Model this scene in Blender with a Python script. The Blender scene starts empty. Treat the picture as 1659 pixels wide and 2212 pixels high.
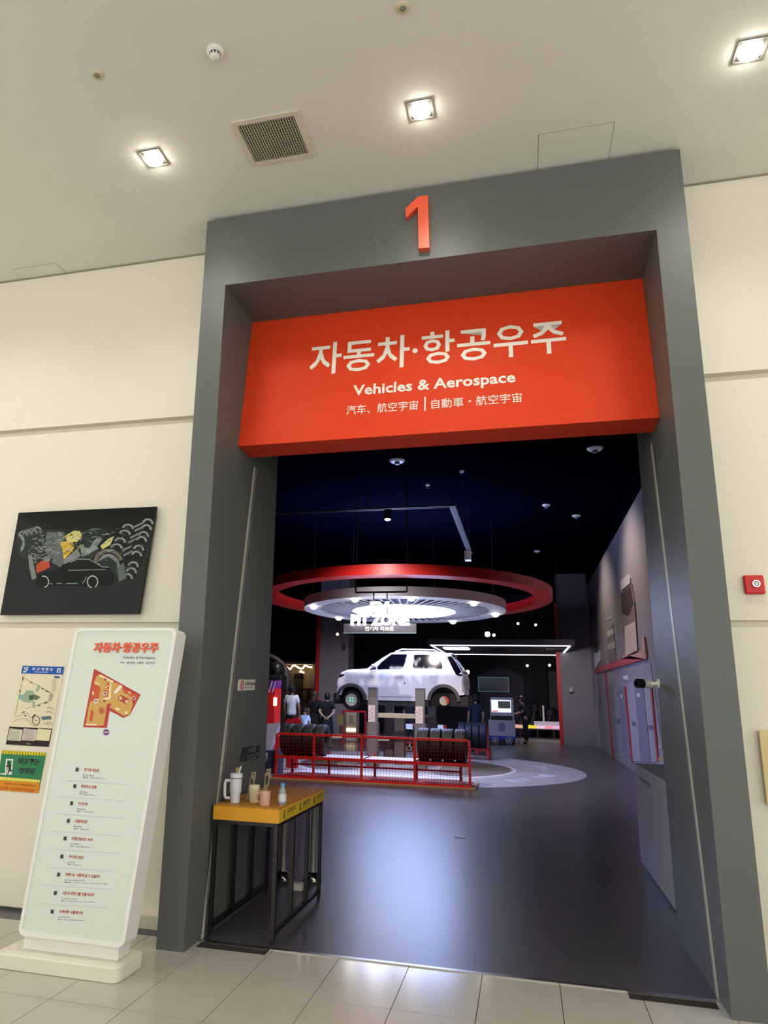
import bpy, bmesh, math, random
from mathutils import Vector, Matrix
random.seed(7)
S = bpy.context.scene
COL = S.collection
PI = math.pi

# ------------------------------------------------------------------ camera
C = Vector((2.22818, -4.79596, 1.65278))
YAW, PITCH, ROLL, FOC = -0.26128192, 0.23631738, 0.02295177, 1559.205
W_, H_ = 1659, 2212
PX, PY = W_ / 2 - 117.627, H_ / 2 + 15.544
fw = Vector((math.sin(YAW) * math.cos(PITCH), math.cos(YAW) * math.cos(PITCH), math.sin(PITCH)))
rt = Vector((math.cos(YAW), -math.sin(YAW), 0)); up = rt.cross(fw)
rt, up = math.cos(ROLL) * rt + math.sin(ROLL) * up, -math.sin(ROLL) * rt + math.cos(ROLL) * up
cd = bpy.data.cameras.new('camera'); cam = bpy.data.objects.new('camera', cd); COL.objects.link(cam)
cd.sensor_fit = 'AUTO'; cd.sensor_width = 36.0
cd.lens = FOC / H_ * 36.0
cd.shift_x = 117.627 / H_; cd.shift_y = 15.544 / H_
cd.clip_start = 0.05; cd.clip_end = 200
m3 = Matrix((rt, up, -fw)).transposed()
cam.matrix_world = Matrix.Translation(C) @ m3.to_4x4()
S.camera = cam

# ------------------------------------------------------------------ world, exposure
S.view_settings.view_transform = 'Standard'; S.view_settings.look = 'None'
S.view_settings.exposure = 0.0; S.view_settings.gamma = 1.0
S.view_settings.use_curve_mapping = False
try:
    S.cycles.use_denoising = True
    S.cycles.sample_clamp_indirect = 6.0
    S.cycles.max_bounces = 4; S.cycles.diffuse_bounces = 3; S.cycles.glossy_bounces = 2; S.cycles.transmission_bounces = 3
    S.cycles.use_adaptive_sampling = True; S.cycles.adaptive_threshold = 0.06; S.cycles.adaptive_min_samples = 12
except Exception:
    pass
wd = bpy.data.worlds.new('world'); S.world = wd; wd.use_nodes = True
bg = wd.node_tree.nodes['Background']
bg.inputs[0].default_value = (1.0, 0.985, 0.92, 1); bg.inputs[1].default_value = 1.66

def lamp(name, kind, loc, power, color=(1, 1, 1), rot=(0, 0, 0), **kw):
    l = bpy.data.lights.new(name, kind); l.energy = power; l.color = color
    for k, v in kw.items(): setattr(l, k, v)
    o = bpy.data.objects.new(name, l); COL.objects.link(o); o.location = loc; o.rotation_euler = rot
    return o
WARM = (1.0, 0.975, 0.92)
# lobby downlights: three above the entrance (their fittings are built below); the others are unseen, added for light
for x in (-4.20, -2.23, -0.26, 1.71, 3.68, 5.65):
    lamp('downlight_lamp', 'SPOT', (x, -0.745, 5.40), 72, WARM, spot_size=2.5, spot_blend=0.9, shadow_soft_size=0.16)
for x in (-2.23, 1.71, 5.65):
    lamp('downlight_lamp', 'SPOT', (x, -3.6, 5.40), 50, WARM, spot_size=2.5, spot_blend=0.9, shadow_soft_size=0.16)

# ------------------------------------------------------------------ measuring helpers: photo pixel -> point on a plane of the place
def ray(u, v): return fw + rt * ((u - PX) / FOC) - up * ((v - PY) / FOC)
def at_y(u, v, y): d = ray(u, v); return C + d * ((y - C.y) / d.y)
def at_z(u, v, z=0.0): d = ray(u, v); return C + d * ((z - C.z) / d.z)
def at_x(u, v, x): d = ray(u, v); return C + d * ((x - C.x) / d.x)

# ------------------------------------------------------------------ materials
def lin(h):
    h = h.lstrip('#')
    def f(c):
        c /= 255.0
        return c / 12.92 if c <= 0.04045 else ((c + 0.055) / 1.055) ** 2.4
    return tuple(f(int(h[i:i + 2], 16)) for i in (0, 2, 4)) + (1.0,)
MATS = {}
def M(name, hexc='#808080', rough=0.5, metal=0.0, emit=0.0, ecol=None, var=0.06, scale=6.0, bump=0.0, trans=0.0, coat=0.0, spec=0.5):
    if name in MATS: return MATS[name]
    m = bpy.data.materials.new(name); m.use_nodes = True
    nt = m.node_tree; b = nt.nodes['Principled BSDF']
    c = lin(hexc)
    b.inputs['Roughness'].default_value = rough; b.inputs['Metallic'].default_value = metal
    b.inputs['Specular IOR Level'].default_value = spec
    if coat: b.inputs['Coat Weight'].default_value = coat; b.inputs['Coat Roughness'].default_value = 0.08
    if trans: b.inputs['Transmission Weight'].default_value = trans
    if emit:
        b.inputs['Emission Color'].default_value = lin(ecol) if ecol else c
        b.inputs['Emission Strength'].default_value = emit
        if name not in ('panel_glow', 'led_glow'): m.cycles.emission_sampling = 'NONE'
    tc = nt.nodes.new('ShaderNodeTexCoord'); nz = nt.nodes.new('ShaderNodeTexNoise')
    nz.inputs['Scale'].default_value = scale; nz.inputs['Detail'].default_value = 4.0
    nt.links.new(tc.outputs['Object'], nz.inputs['Vector'])
    mx = nt.nodes.new('ShaderNodeMix'); mx.data_type = 'RGBA'
    lo = tuple(max(0, k * (1 - var)) for k in c[:3]) + (1,); hi = tuple(min(1, k * (1 + var)) for k in c[:3]) + (1,)
    mx.inputs[6].default_value = lo; mx.inputs[7].default_value = hi
    nt.links.new(nz.outputs[0], mx.inputs[0]); nt.links.new(mx.outputs[2], b.inputs['Base Color'])
    if bump:
        bp = nt.nodes.new('ShaderNodeBump'); bp.inputs['Strength'].default_value = bump; bp.inputs['Distance'].default_value = 0.01
        nt.links.new(nz.outputs[0], bp.inputs['Height']); nt.links.new(bp.outputs[0], b.inputs['Normal'])
    MATS[name] = m
    return m
cream = M('cream_wall', '#E6DFCD', 0.6, var=0.02, scale=30, bump=0.03)
ceilm = M('ceiling_paint', '#DAD9D0', 0.75, var=0.015, scale=3)
tilem = M('floor_tile', '#B4B0A5', 0.14, var=0.05, scale=2.5, spec=0.6)
grout = M('grout', '#6A675F', 0.8)
hallfloor = M('hall_floor', '#48464C', 0.31, var=0.08, scale=1.3, spec=0.42)
frameg = M('portal_grey', '#5E615E', 0.48, var=0.03, scale=2, spec=0.4)
hallblack = M('hall_black', '#04040E', 1.0, var=0.2, spec=0.0)
hallgrey = M('hall_grey', '#7E777C', 0.7, var=0.05, scale=3)
hallgrey2 = M('hall_dark_grey', '#38353B', 0.7, var=0.06, scale=3)
signred = M('sign_red', '#DE4018', 0.6, var=0.02, spec=0.25)
white = M('white_plastic', '#E8E6E0', 0.4, var=0.02)
offwhite = M('off_white', '#D8D5CA', 0.45, var=0.02)
cartwhite = M('car_white', '#E9E5E4', 0.35, var=0.01, coat=0.35)
black = M('black_matte', '#101012', 0.55, var=0.1)
blackg = M('black_gloss', '#0E0F0E', 0.06, var=0.05, spec=0.7)
glassd = M('dark_glass', '#0A0C14', 0.05, var=0.02, spec=0.8)
rubber = M('tyre_rubber', '#0C0C0F', 0.62, var=0.15, scale=20)
steel = M('brushed_steel', '#B9B7AE', 0.28, metal=1.0, var=0.06, scale=12)
chrome = M('chrome', '#D8DADC', 0.1, metal=1.0, var=0.02)
redp = M('red_paint', '#D0201C', 0.4, var=0.04)
redd = M('red_dark_paint', '#A8181C', 0.45, var=0.05)
yellow = M('yellow_board', '#DD9A14', 0.5, var=0.05, scale=9)
yellow2 = M('yellow_print', '#DDB525', 0.5, var=0.03)
orangeL = M('orange_letter', '#E85A33', 0.4, var=0.02)
inkw = M('white_ink', '#F2E9DC', 0.5, var=0.01)
inkd = M('dark_ink', '#2B2C2C', 0.6, var=0.02)
inkg = M('grey_ink', '#6F7472', 0.6, var=0.02)
inkr = M('red_ink', '#B5263A', 0.6, var=0.02)
glowblue = M('panel_glow', '#FFFFFF', 0.5, emit=30, ecol='#AFC2FF', var=0)
glowlet = M('letter_glow', '#FFFFFF', 0.5, emit=9, ecol='#EEF0FF', var=0)
glowwarm = M('warm_glow', '#FFE6B8', 0.5, emit=5, ecol='#FFE2B0', var=0)
glowlamp = M('lamp_glow', '#FFFFFF', 0.5, emit=60, ecol='#FFF8EC', var=0)
glowled = M('led_glow', '#FFFFFF', 0.5, emit=4.5, ecol='#DCE0FF', var=0)

# ------------------------------------------------------------------ mesh helpers
class MB:
    def __init__(s): s.v = []; s.f = []
    def add(s, vs, fs):
        n = len(s.v); s.v += [Vector(p) for p in vs]; s.f += [tuple(i + n for i in f) for f in fs]; return s
    def box(s, x0, x1, y0, y1, z0, z1):
        x0, x1 = min(x0, x1), max(x0, x1); y0, y1 = min(y0, y1), max(y0, y1); z0, z1 = min(z0, z1), max(z0, z1)
        return s.add([(x0, y0, z0), (x1, y0, z0), (x1, y1, z0), (x0, y1, z0), (x0, y0, z1), (x1, y0, z1), (x1, y1, z1), (x0, y1, z1)],
                     [(3, 2, 1, 0), (4, 5, 6, 7), (0, 1, 5, 4), (1, 2, 6, 5), (2, 3, 7, 6), (3, 0, 4, 7)])
    def prism(s, poly, ext):
        """poly: list of 3-D points, extruded by vector ext"""
        n = len(poly); e = Vector(ext)
        vs = [Vector(p) for p in poly] + [Vector(p) + e for p in poly]
        nrm = Vector((0, 0, 0))
        for i in range(n): nrm += Vector(poly[i]).cross(Vector(poly[(i + 1) % n]))
        fl = nrm.dot(e) > 0
        fs = [tuple(range(n)), tuple(range(2 * n - 1, n - 1, -1))] + [(i, n + i, n + (i + 1) % n, (i + 1) % n) for i in range(n)]
        if fl: fs = [tuple(reversed(f)) for f in fs]
        return s.add(vs, fs)
    def cyl(s, a, b, r, seg=16, r2=None, cap=True):
        a, b = Vector(a), Vector(b); d = (b - a).normalized(); r2 = r if r2 is None else r2
        t = Vector((0, 0, 1)) if abs(d.z) < .9 else Vector((1, 0, 0)); p = d.cross(t).normalized(); q = d.cross(p)
        vs = []
        for c_, rr in ((a, r), (b, r2)):
            for i in range(seg):
                an = 2 * PI * i / seg; vs.append(c_ + (p * math.cos(an) + q * math.sin(an)) * rr)
        fs = [(i, seg + i, seg + (i + 1) % seg, (i + 1) % seg) for i in range(seg)]
        if cap: fs += [tuple(range(seg)), tuple(range(2 * seg - 1, seg - 1, -1))]
        return s.add(vs, fs)
    def tube(s, pts, r, seg=8):
        pts = [Vector(p) for p in pts]; n = len(pts); vs = []
        rr = r if isinstance(r, (list, tuple)) else [r] * n
        pv = None
        for i, p in enumerate(pts):
            d = (pts[min(i + 1, n - 1)] - pts[max(i - 1, 0)]).normalized()
            if pv is None:
                t = Vector((0, 0, 1)) if abs(d.z) < .9 else Vector((1, 0, 0)); a = d.cross(t).normalized()
            else: a = (pv - d * pv.dot(d)).normalized()
            pv = a; b = d.cross(a)
            for k in range(seg): an = 2 * PI * k / seg; vs.append(p + (a * math.cos(an) + b * math.sin(an)) * rr[i])
        fs = []
        for i in range(n - 1):
            for k in range(seg): k2 = (k + 1) % seg; fs.append((i * seg + k, i * seg + k2, (i + 1) * seg + k2, (i + 1) * seg + k))
        fs += [tuple(reversed(range(seg))), tuple(range((n - 1) * seg, n * seg))]
        return s.add(vs, fs)
    def lathe(s, prof, o=(0, 0, 0), seg=24, axis='z', a0=0, a1=2 * PI, closed=False):
        """prof: (r, h) pairs"""
        o = Vector(o); vs = []; full = abs(a1 - a0 - 2 * PI) < 1e-6; ns = seg if full else seg + 1; n = len(prof)
        for i in range(ns):
            an = a0 + (a1 - a0) * i / seg; c_, s_ = math.cos(an), math.sin(an)
            for r, h in prof:
                if axis == 'z': vs.append(o + Vector((r * c_, r * s_, h)))
                elif axis == 'y': vs.append(o + Vector((r * c_, h, -r * s_)))
                else: vs.append(o + Vector((h, r * c_, r * s_)))
        fs = []
        for i in range(seg):
            j = (i + 1) % ns
            for k in range(n if closed else n - 1): k2 = (k + 1) % n; fs.append((i * n + k, j * n + k, j * n + k2, i * n + k2))
        return s.add(vs, fs)
    def ell(s, c, rx, ry, rz, seg=16, rings=10, z0=-1.0, z1=1.0):
        c = Vector(c); vs = []; a0, a1 = math.asin(z0), math.asin(z1)
        for i in range(rings + 1):
            a = a0 + (a1 - a0) * i / rings
            for k in range(seg): t = 2 * PI * k / seg; vs.append(c + Vector((rx * math.cos(a) * math.cos(t), ry * math.cos(a) * math.sin(t), rz * math.sin(a))))
        fs = [(i * seg + k, i * seg + (k + 1) % seg, (i + 1) * seg + (k + 1) % seg, (i + 1) * seg + k) for i in range(rings) for k in range(seg)]
        return s.add(vs, fs)
    def rrect(s, o, ux, uz, w, h, r, ext, n=6):
        """rounded rectangle from corner o along unit vectors ux, uz"""
        o, ux, uz = Vector(o), Vector(ux), Vector(uz); pts = []
        for cx, cz, a in ((w - r, h - r, 0), (r, h - r, PI / 2), (r, r, PI), (w - r, r, 1.5 * PI)):
            for k in range(n + 1): t = a + PI / 2 * k / n; pts.append(o + ux * (cx + r * math.cos(t)) + uz * (cz + r * math.sin(t)))
        return s.prism(pts, ext)
    def rot(s, ang, piv=(0, 0, 0), axis='Z'):
        m = Matrix.Rotation(ang, 4, axis); p = Vector(piv); s.v = [p + (m @ (q - p)) for q in s.v]; return s
    def move(s, d): d = Vector(d); s.v = [q + d for q in s.v]; return s
    def build(s, name, mat, parent=None, smooth=False, bevel=0.0, seg=2):
        if parent is None:
            xs = [p.x for p in s.v]; ys = [p.y for p in s.v]; zs = [p.z for p in s.v]
            base = Vector(((min(xs) + max(xs)) / 2, (min(ys) + max(ys)) / 2, min(zs)))
        else: base = WLOC[parent.name]
        me = bpy.data.meshes.new(name); me.from_pydata([tuple(p - base) for p in s.v], [], s.f); me.update()
        bm = bmesh.new(); bm.from_mesh(me); bmesh.ops.recalc_face_normals(bm, faces=bm.faces); bm.to_mesh(me); bm.free()
        if smooth:
            me.shade_smooth()
            try: me.set_sharp_from_angle(angle=0.7)
            except Exception: pass
        me.materials.append(mat)
        o = bpy.data.objects.new(name, me); COL.objects.link(o)
        if parent is None: o.location = base
        else: o.parent = parent
        WLOC[o.name] = base.copy()
        if bevel:
            b = o.modifiers.new('bevel', 'BEVEL'); b.width = bevel; b.segments = seg; b.limit_method = 'ANGLE'
        return o
WLOC = {}
def tag(o, label=None, cat=None, group=None, kind=None):
    if label: o['label'] = label
    if cat: o['category'] = cat
    if group: o['group'] = group
    if kind: o['kind'] = kind
    return o
def thing(name, label, cat, loc, group=None):
    o = bpy.data.objects.new(name, None); COL.objects.link(o); o.location = loc; o.empty_display_size = 0.1
    WLOC[o.name] = Vector(loc); return tag(o, label, cat, group)
def struct(o): return tag(o, kind='structure')
def stuff(o): return tag(o, kind='stuff')
def copy_tree(o, d, parent=None, label=None):
    c = o.copy(); COL.objects.link(c); c.parent = parent
    if parent is None:
        c.location = o.location + Vector(d); WLOC[c.name] = WLOC[o.name] + Vector(d)
        if label: c['label'] = label
    for ch in list(o.children): copy_tree(ch, d, c)
    return c

TXT = []; TCACHE = {}
def text_geo(s, bold=0.0, ext=0.0, res=2):
    key = (s, bold, ext, res)
    if key in TCACHE: return TCACHE[key]
    if not TXT:
        cu = bpy.data.curves.new('txt', 'FONT'); TXT.append(bpy.data.objects.new('txt', cu))
    ob = TXT[0]; cu = ob.data; cu.body = s; cu.size = 1.0; cu.resolution_u = res; cu.offset = bold; cu.extrude = ext
    me = bpy.data.meshes.new_from_object(ob)
    vs = [v.co.copy() for v in me.vertices]; fs = [tuple(p.vertices) for p in me.polygons]
    bpy.data.meshes.remove(me)
    TCACHE[key] = (vs, fs)
    return vs, fs
def text(name, s, o, ux, uz, w, h, mat, parent, bold=0.0, thick=0.002, res=2, squash=True):
    """flat lettering fitted into the box w x h whose lower-left corner is o; ux, uz unit directions"""
    vs, fs = text_geo(s, bold, 0.5 if thick > 0.001 else 0.0, res)
    if not vs: return None
    x0, x1 = min(v.x for v in vs), max(v.x for v in vs); y0, y1 = min(v.y for v in vs), max(v.y for v in vs)
    ux, uz, o = Vector(ux), Vector(uz), Vector(o); nr = ux.cross(uz)
    nr.normalize()
    sx = w / max(1e-6, x1 - x0); sy = h / max(1e-6, y1 - y0)
    mb = MB(); mb.v = [o + ux * ((v.x - x0) * sx) + uz * ((v.y - y0) * sy) + nr * (v.z * thick + thick * .5) for v in vs]; mb.f = fs
    return mb.build(name, mat, parent)

# frames used for prints: the wall face -y side looks at the visitor
UX, UZ = Vector((1, 0, 0)), Vector((0, 0, 1))

# ================================================================== THE SETTING: LOBBY
YW, ZC = 0.45, 5.46
XL, XIL, XIR, XR, ZT, ZI = -0.1624, 0.0343, 3.2386, 3.438, 5.4345, 4.818
TS, TX, YT, YB = 0.45, -0.3326, -0.436, 0.237
fl = struct(MB().box(-9, 9, -10, YB + .01, -0.08, -0.010).build('floor', grout))
MB().box(-9, 9, -10, YT - 3 * TS - .002, -0.010, 0).build('floor_slab', tilem, fl)
rows = [(YT, YB - .005), (YT - TS, YT), (YT - 2 * TS, YT - TS), (YT - 3 * TS, YT - 2 * TS)]
for i in range(-8, 13):
    for a, b in rows:
        g = .0022; yy = min(b, YB - .006)
        MB().box(TX + i * TS + g, TX + (i + 1) * TS - g, a + g, b - g, -0.010, 0).build('tile', tilem, fl)
for xa, xb in ((-9, TX - 8 * TS), (TX + 13 * TS, 9)):
    MB().box(xa, xb - .002, YT - 3 * TS, YB - .008, -0.010, 0).build('floor_slab', tilem, fl)
# floor strip under the walls beside the portal
for xa, xb in ((-9, XL), (XR, 9)): MB().box(xa, xb, YB + .005, YW + .3, -0.08, -.001).build('floor_slab', tilem, fl)

cl = struct(MB().box(-9, 9, -10, YW + .35, ZC, ZC + .1).build('ceiling', ceilm))
# shadow gap between wall and ceiling
for xa, xb in ((-9, XL - .01), (XR + .01, 9)): MB().box(xa, xb, YW - .012, YW - .002, ZC - .012, ZC).build('ceiling_edge', M('edge_shadowgap', '#8F8A78', .8), cl)

zj1 = at_y(0, 929.5, YW).z * .5 + at_y(418, 898.5, YW).z * .5
zj2 = at_y(385, 1343, YW + .02).z
def wall_side(nm, xa, xb):
    w = struct(MB().box(xa, xb, YW + .07, YW + .35, 0, ZC).build(nm, cream))
    MB().box(xa, xb, YW, YW + .068, zj1, ZC - .001).build('wall_panel', cream, w)
    MB().box(xa, xb, YW + .028, YW + .068, zj2, zj1 - .052).build('wall_panel', cream, w)
    MB().box(xa, xb, YW + .034, YW + .068, .0, zj2 - .045).build('wall_panel', cream, w)
    return w
wl = wall_side('wall_left', -9, XL)
wr = wall_side('wall_right', XR, 9)
struct(MB().box(XIL, XIR, .751, 1.05, 4.0, ZC).build('wall_above', cream))
# boarded panel of the left wall that carries the notices, with its vertical joint and low plinth
xj = at_y(240, 1350, YW).x
MB().box(-9, xj, YW - .015, YW + .034, .02, zj2 - .052).build('wall_panel', cream, wl)
MB().box(xj + .012, XL, YW - .10, YW + .034, .0, .085).build('wall_plinth', cream, wl)
struct(MB().box(XR, 9, YW - .03, YW + .034, 0, .085).build('baseboard_right', cream))

# ------------------------------------------------------------------ hall shell
hf = struct(MB().box(-12, 4.9, YB, 31, -0.08, 0).build('floor_hall', hallfloor))
struct(MB().box(-12, 4.9, 1.0, 31, 6.3, 6.4).build('ceiling_hall', hallblack))
struct(MB().box(-12, 4.9, 29.6, 29.8, 0, 6.3).build('wall_hall_back', hallgrey2))
struct(MB().box(-12.2, -12, 1.0, 31, 0, 6.3).build('wall_hall_left', hallgrey2))
wfh = struct(MB().box(-12, XL, 1.30, 1.44, 0, 6.3).build('wall_hall_front', hallgrey2))
MB().box(XR, 4.7, 1.30, 1.44, 0, 6.3).build('wall_section', hallgrey2, wfh)
MB().box(XIL, XIR, 1.06, 1.16, 3.95, 6.3).build('wall_section', hallgrey2, wfh)
XW = 4.7
hw = struct(MB().box(XW, XW + .2, 1.44, 29.6, 0, 5.85).build('wall_hall_right', hallgrey))
MB().box(XW - .03, XW + .2, 1.44, 29.6, 5.85, 6.3).build('wall_bulkhead', hallblack, hw)

# threshold strip and floor guide slots
th = struct(MB().box(XIL, XIR, YB - .012, YB + .022, -.005, .006).build('trim_1', steel))
for k, (xa, xb) in enumerate(((XIL + .03, .545), (2.745, XIR - .03))):
    t = thing('door_floor_guide', 'dark floor slot of the sliding door at the %s jamb' % ('left, near the yellow table' if k == 0 else 'right, empty side'), 'floor guide', (xa, .17, 0), 'floor guides at the threshold')
    MB().box(xa, xb, .125, YB - .014, -.004, .003).build('slot', M('slot_dark', '#2E2A22', .6), t)
    MB().box(xa, xb, YB - .026, YB - .013, .0, .006).build('edge_strip', steel, t)

# ================================================================== PORTAL
po = thing('entrance_portal', 'tall dark grey entrance portal framing the doorway, orange number 1 on top', 'portal', (1.64, .6, 0))
MB().box(XL, XIL, 0, 1.44, 0, ZT).build('jamb', frameg, po)
MB().box(XIR, XR, 0, 1.44, 0, ZT).build('jamb', frameg, po)
MB().box(XIL, XIR, 0, .75, ZI, ZT).build('lintel', frameg, po)
# inclined metal seams on both reveals, leaning back like the sign above
for k, x in enumerate((XIL, XIR)):
    sx = 1 if k == 0 else -1
    def seamstrip(y0, w, z1, nm, mt, th_=.004):
        s0 = .155
        pts = [(x, y0, 0), (x, y0 + w, 0), (x, y0 + w + s0 * z1, z1), (x, y0 + s0 * z1, z1)]
        return MB().prism(pts, (sx * th_, 0, 0)).build(nm, mt, po)
    seamstrip(.272, .040, 3.55, 'metal_seam', M('seam_metal', '#C4C1B4', .4, metal=.15))
    seamstrip(.335, .006, 3.55, 'metal_seam', M('seam_metal'), .002)
    seamstrip(.315, .02, 3.55, 'seam_gap', black, .001)
# numeral 1
p = [at_y(u, v, -.05) for u, v in ((876, 450), (903, 424.5), (924, 421.5), (927.5, 534.5), (904.5, 536.5), (902.5, 446), (877, 470))]
tag(MB().prism([(q.x, -.05, q.z) for q in p], (0, .05, 0)).build('numeral', orangeL, po), 'orange raised number 1')

# sign box, leaning back
sg = thing('entrance_sign', 'large orange-red hanging sign reading Vehicles & Aerospace in white', 'sign', (1.64, .5, 3.605))
yb0, yt0, zb0, zt0 = .443, .61, 3.607, 4.816
box = [(XIL + .002, yb0, zb0), (XIL + .002, .735, zb0 - .004), (XIL + .002, .735, zt0), (XIL + .002, yt0, zt0)]
MB().prism(box, (XIR - XIL - .004, 0, 0)).build('sign_box', signred, sg)
sup = Vector((0, yt0 - yb0, zt0 - zb0)).normalized()
def onsign(u, v):
    d = ray(u, v); n = Vector((1, 0, 0)).cross(sup); o = Vector((0, yb0, zb0)); return C + d * ((o - C).dot(n) / d.dot(n))
def signline(s, a, b, hpx, bold, nm, lab, dx=0):
    A, B = onsign(*a), onsign(*b); D = onsign(a[0], a[1] - hpx)
    text(nm, s, A + Vector((0, -.001, 0)), UX, sup, B.x - A.x, (D - A).length, inkw, sg, bold, .004)
A = onsign(667, 811)
def line_box(s, ul, vl, ur, hgt, bold, nm):
    L = onsign(ul, vl); zl = L.z
    R = L.copy(); d = ray(ur, vl - (ur - ul) * .095); n = Vector((1, 0, 0)).cross(sup); R = C + d * ((Vector((0, yb0, zb0)) - C).dot(n) / d.dot(n))
    text(nm, s, L, UX, sup, R.x - L.x, hgt, inkw, sg, bold, .004)
line_box('자동차·항공우주', 667, 812, 1225, .31, .012, 'korean_lettering')
line_box('Vehicles & Aerospace', 762, 862, 1114, .125, .024, 'english_lettering')
line_box('汽车、航空宇宙', 748, 897, 903, .085, .003, 'lettering')
line_box('|', 916.5, 888, 919.5, .125, .0, 'divider_bar')
line_box('自動車・航空宇宙', 932, 884, 1128, .085, .003, 'lettering')

# CCTV camera on the right reveal
cc = thing('security_camera', 'small white bullet security camera on the right portal reveal', 'camera', (XIR, 1.38, 1.78))
pa = at_x(1422, 1478, XIR)
MB().cyl((XIR, 1.36, 1.78), (XIR - .012, 1.36, 1.78), .036, 20).build('mount_plate', white, cc, True)
MB().tube([(XIR - .01, 1.36, 1.78), (XIR - .045, 1.37, 1.778), (XIR - .06, 1.39, 1.775)], .014).build('arm', white, cc, True)
MB().cyl((XIR - .05, 1.40, 1.775), (XIR - .125, 1.35, 1.778), .030, 20).build('body', white, cc, True)
MB().cyl((XIR - .12, 1.353, 1.778), (XIR - .165, 1.323, 1.779), .034, 20).build('hood', black, cc, True)
MB().cyl((XIR - .165, 1.323, 1.779), (XIR - .167, 1.322, 1.779), .018, 16).build('lens', blackg, cc, True)

# notices on the left reveal
def reveal_quad(px, nm, mat, parent, th_=.004):
    return MB().prism([at_x(u, v, XIL + .0) for u, v in px], (th_, 0, 0)).build(nm, mat, parent)
n1 = thing('notice_plate', 'small white notice with a red prohibition symbol on the left reveal', 'notice', (XIL, .88, 1.66))
reveal_quad([(513, 1492), (548.5, 1490.5), (550.5, 1468), (515, 1468)], 'plate', offwhite, n1, .006)
UYv = Vector((0, 1, 0))
q = at_x(517.5, 1488.5, XIL); MB().lathe([(.028, 0), (.036, 0), (.036, .002), (.028, .002)], (XIL + .006, q.y + .035, 1.70), 20, 'x', closed=True).build('prohibition_ring', inkr, n1)
MB().prism([(XIL + .006, q.y + .012, 1.682), (XIL + .006, q.y + .018, 1.676), (XIL + .006, q.y + .058, 1.718), (XIL + .006, q.y + .052, 1.724)], (.002, 0, 0)).build('prohibition_bar', inkr, n1)
text('lettering', '음식물 반입금지', (XIL + .006, q.y + .10, 1.700), UYv, UZ, .23, .028, inkd, n1, .01, .0015, 1)
text('lettering', 'No food or drink', (XIL + .006, q.y + .10, 1.678), UYv, UZ, .16, .012, inkg, n1, 0, .0015, 1)
n2 = thing('notice_plate', 'dark tilted notice with faint grey lettering behind the yellow table', 'notice', (XIL, 1.05, 1.1))
reveal_quad([(517.5, 1645), (557, 1640), (563.5, 1609), (522, 1616)], 'plate', M('notice_dark', '#2A2A2E', .5), n2)
q = at_x(536, 1627, XIL)
for k, (s_, dz, w_, h_) in enumerate((('이용안내', .0, .16, .036), ('음료는 이곳에 보관해 주세요', -.035, .26, .017), ('관람 후 가져가 주세요', -.062, .22, .017))):
    text('lettering', s_, (XIL + .004, q.y - .0 - (.03 if k else 0), q.z + dz + .0), Vector((0, 1, .03)), UZ, w_, h_, inkg, n2, .01, .0015, 1)

# ================================================================== CEILING FITTINGS
dl_names = {-0.261: 'square-framed round downlight left of the air grille', 1.711: 'square-framed round downlight above the number 1 of the portal', 3.69: 'square-framed round downlight at the right edge of the picture'}
for x, lab in dl_names.items():
    y = -.743
    t = thing('downlight', lab, 'ceiling light', (x, y, ZC), 'downlights over the entrance')
    r = .085
    fr = MB()
    for a, b, c_, d_ in ((-r, r, -r, -r + .014), (-r, r, r - .014, r), (-r, -r + .014, -r + .014, r - .014), (r - .014, r, -r + .014, r - .014)):
        fr.box(x + a, x + b, y + c_, y + d_, ZC - .008, ZC)
    fr.build('trim_frame', M('downlight_trim', '#6E6A62', .4), t)
    hs_ = MB().box(x - r + .014, x + r - .014, y - r + .014, y + r - .014, ZC - .004, ZC - .001).build('housing', M('housing_dark', '#26241F', .7), t)
    MB().ell((x, y, ZC - .004), .070, .070, .045, 24, 6, -1, 0).build('lens', glowlamp, hs_, True)
# air grille
v = [at_z(u, w, ZC) for u, w in ((501, 263), (640, 237), (676, 335), (541, 354))]
x0, x1, y0, y1 = .425, .905, -.935, -.505
gr = thing('air_grille', 'square white framed air return grille in the ceiling', 'vent', (.665, -.72, ZC))
g = MB()
for a, b, c_, d_ in ((x0, x1, y0, y0 + .035), (x0, x1, y1 - .035, y1), (x0, x0 + .035, y0 + .035, y1 - .035), (x1 - .035, x1, y0 + .035, y1 - .035)): g.box(a, b, c_, d_, ZC - .012, ZC)
g.build('frame', M('grille_frame', '#CFCABA', .5), gr)
MB().box(x0 + .035, x1 - .035, y0 + .035, y1 - .035, ZC - .003, ZC - .001).build('backing', M('grille_back', '#4B4840', .7), gr)
ns = 22
slat = None
for i in range(ns):
    xs = x0 + .045 + (x1 - x0 - .09) * i / (ns - 1)
    MB().box(xs - .0035, xs + .0035, y0 + .035, y1 - .035, ZC - .012, ZC - .003).build('slat', M('grille_slat', '#A9A598', .5), gr)
cr = MB()
for i in range(14):
    ys = y0 + .05 + (y1 - y0 - .1) * i / 13; cr.box(x0 + .035, x1 - .035, ys - .002, ys + .002, ZC - .007, ZC - .003)
stuff(cr.build('cross_bars', M('grille_slat'), gr))
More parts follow.
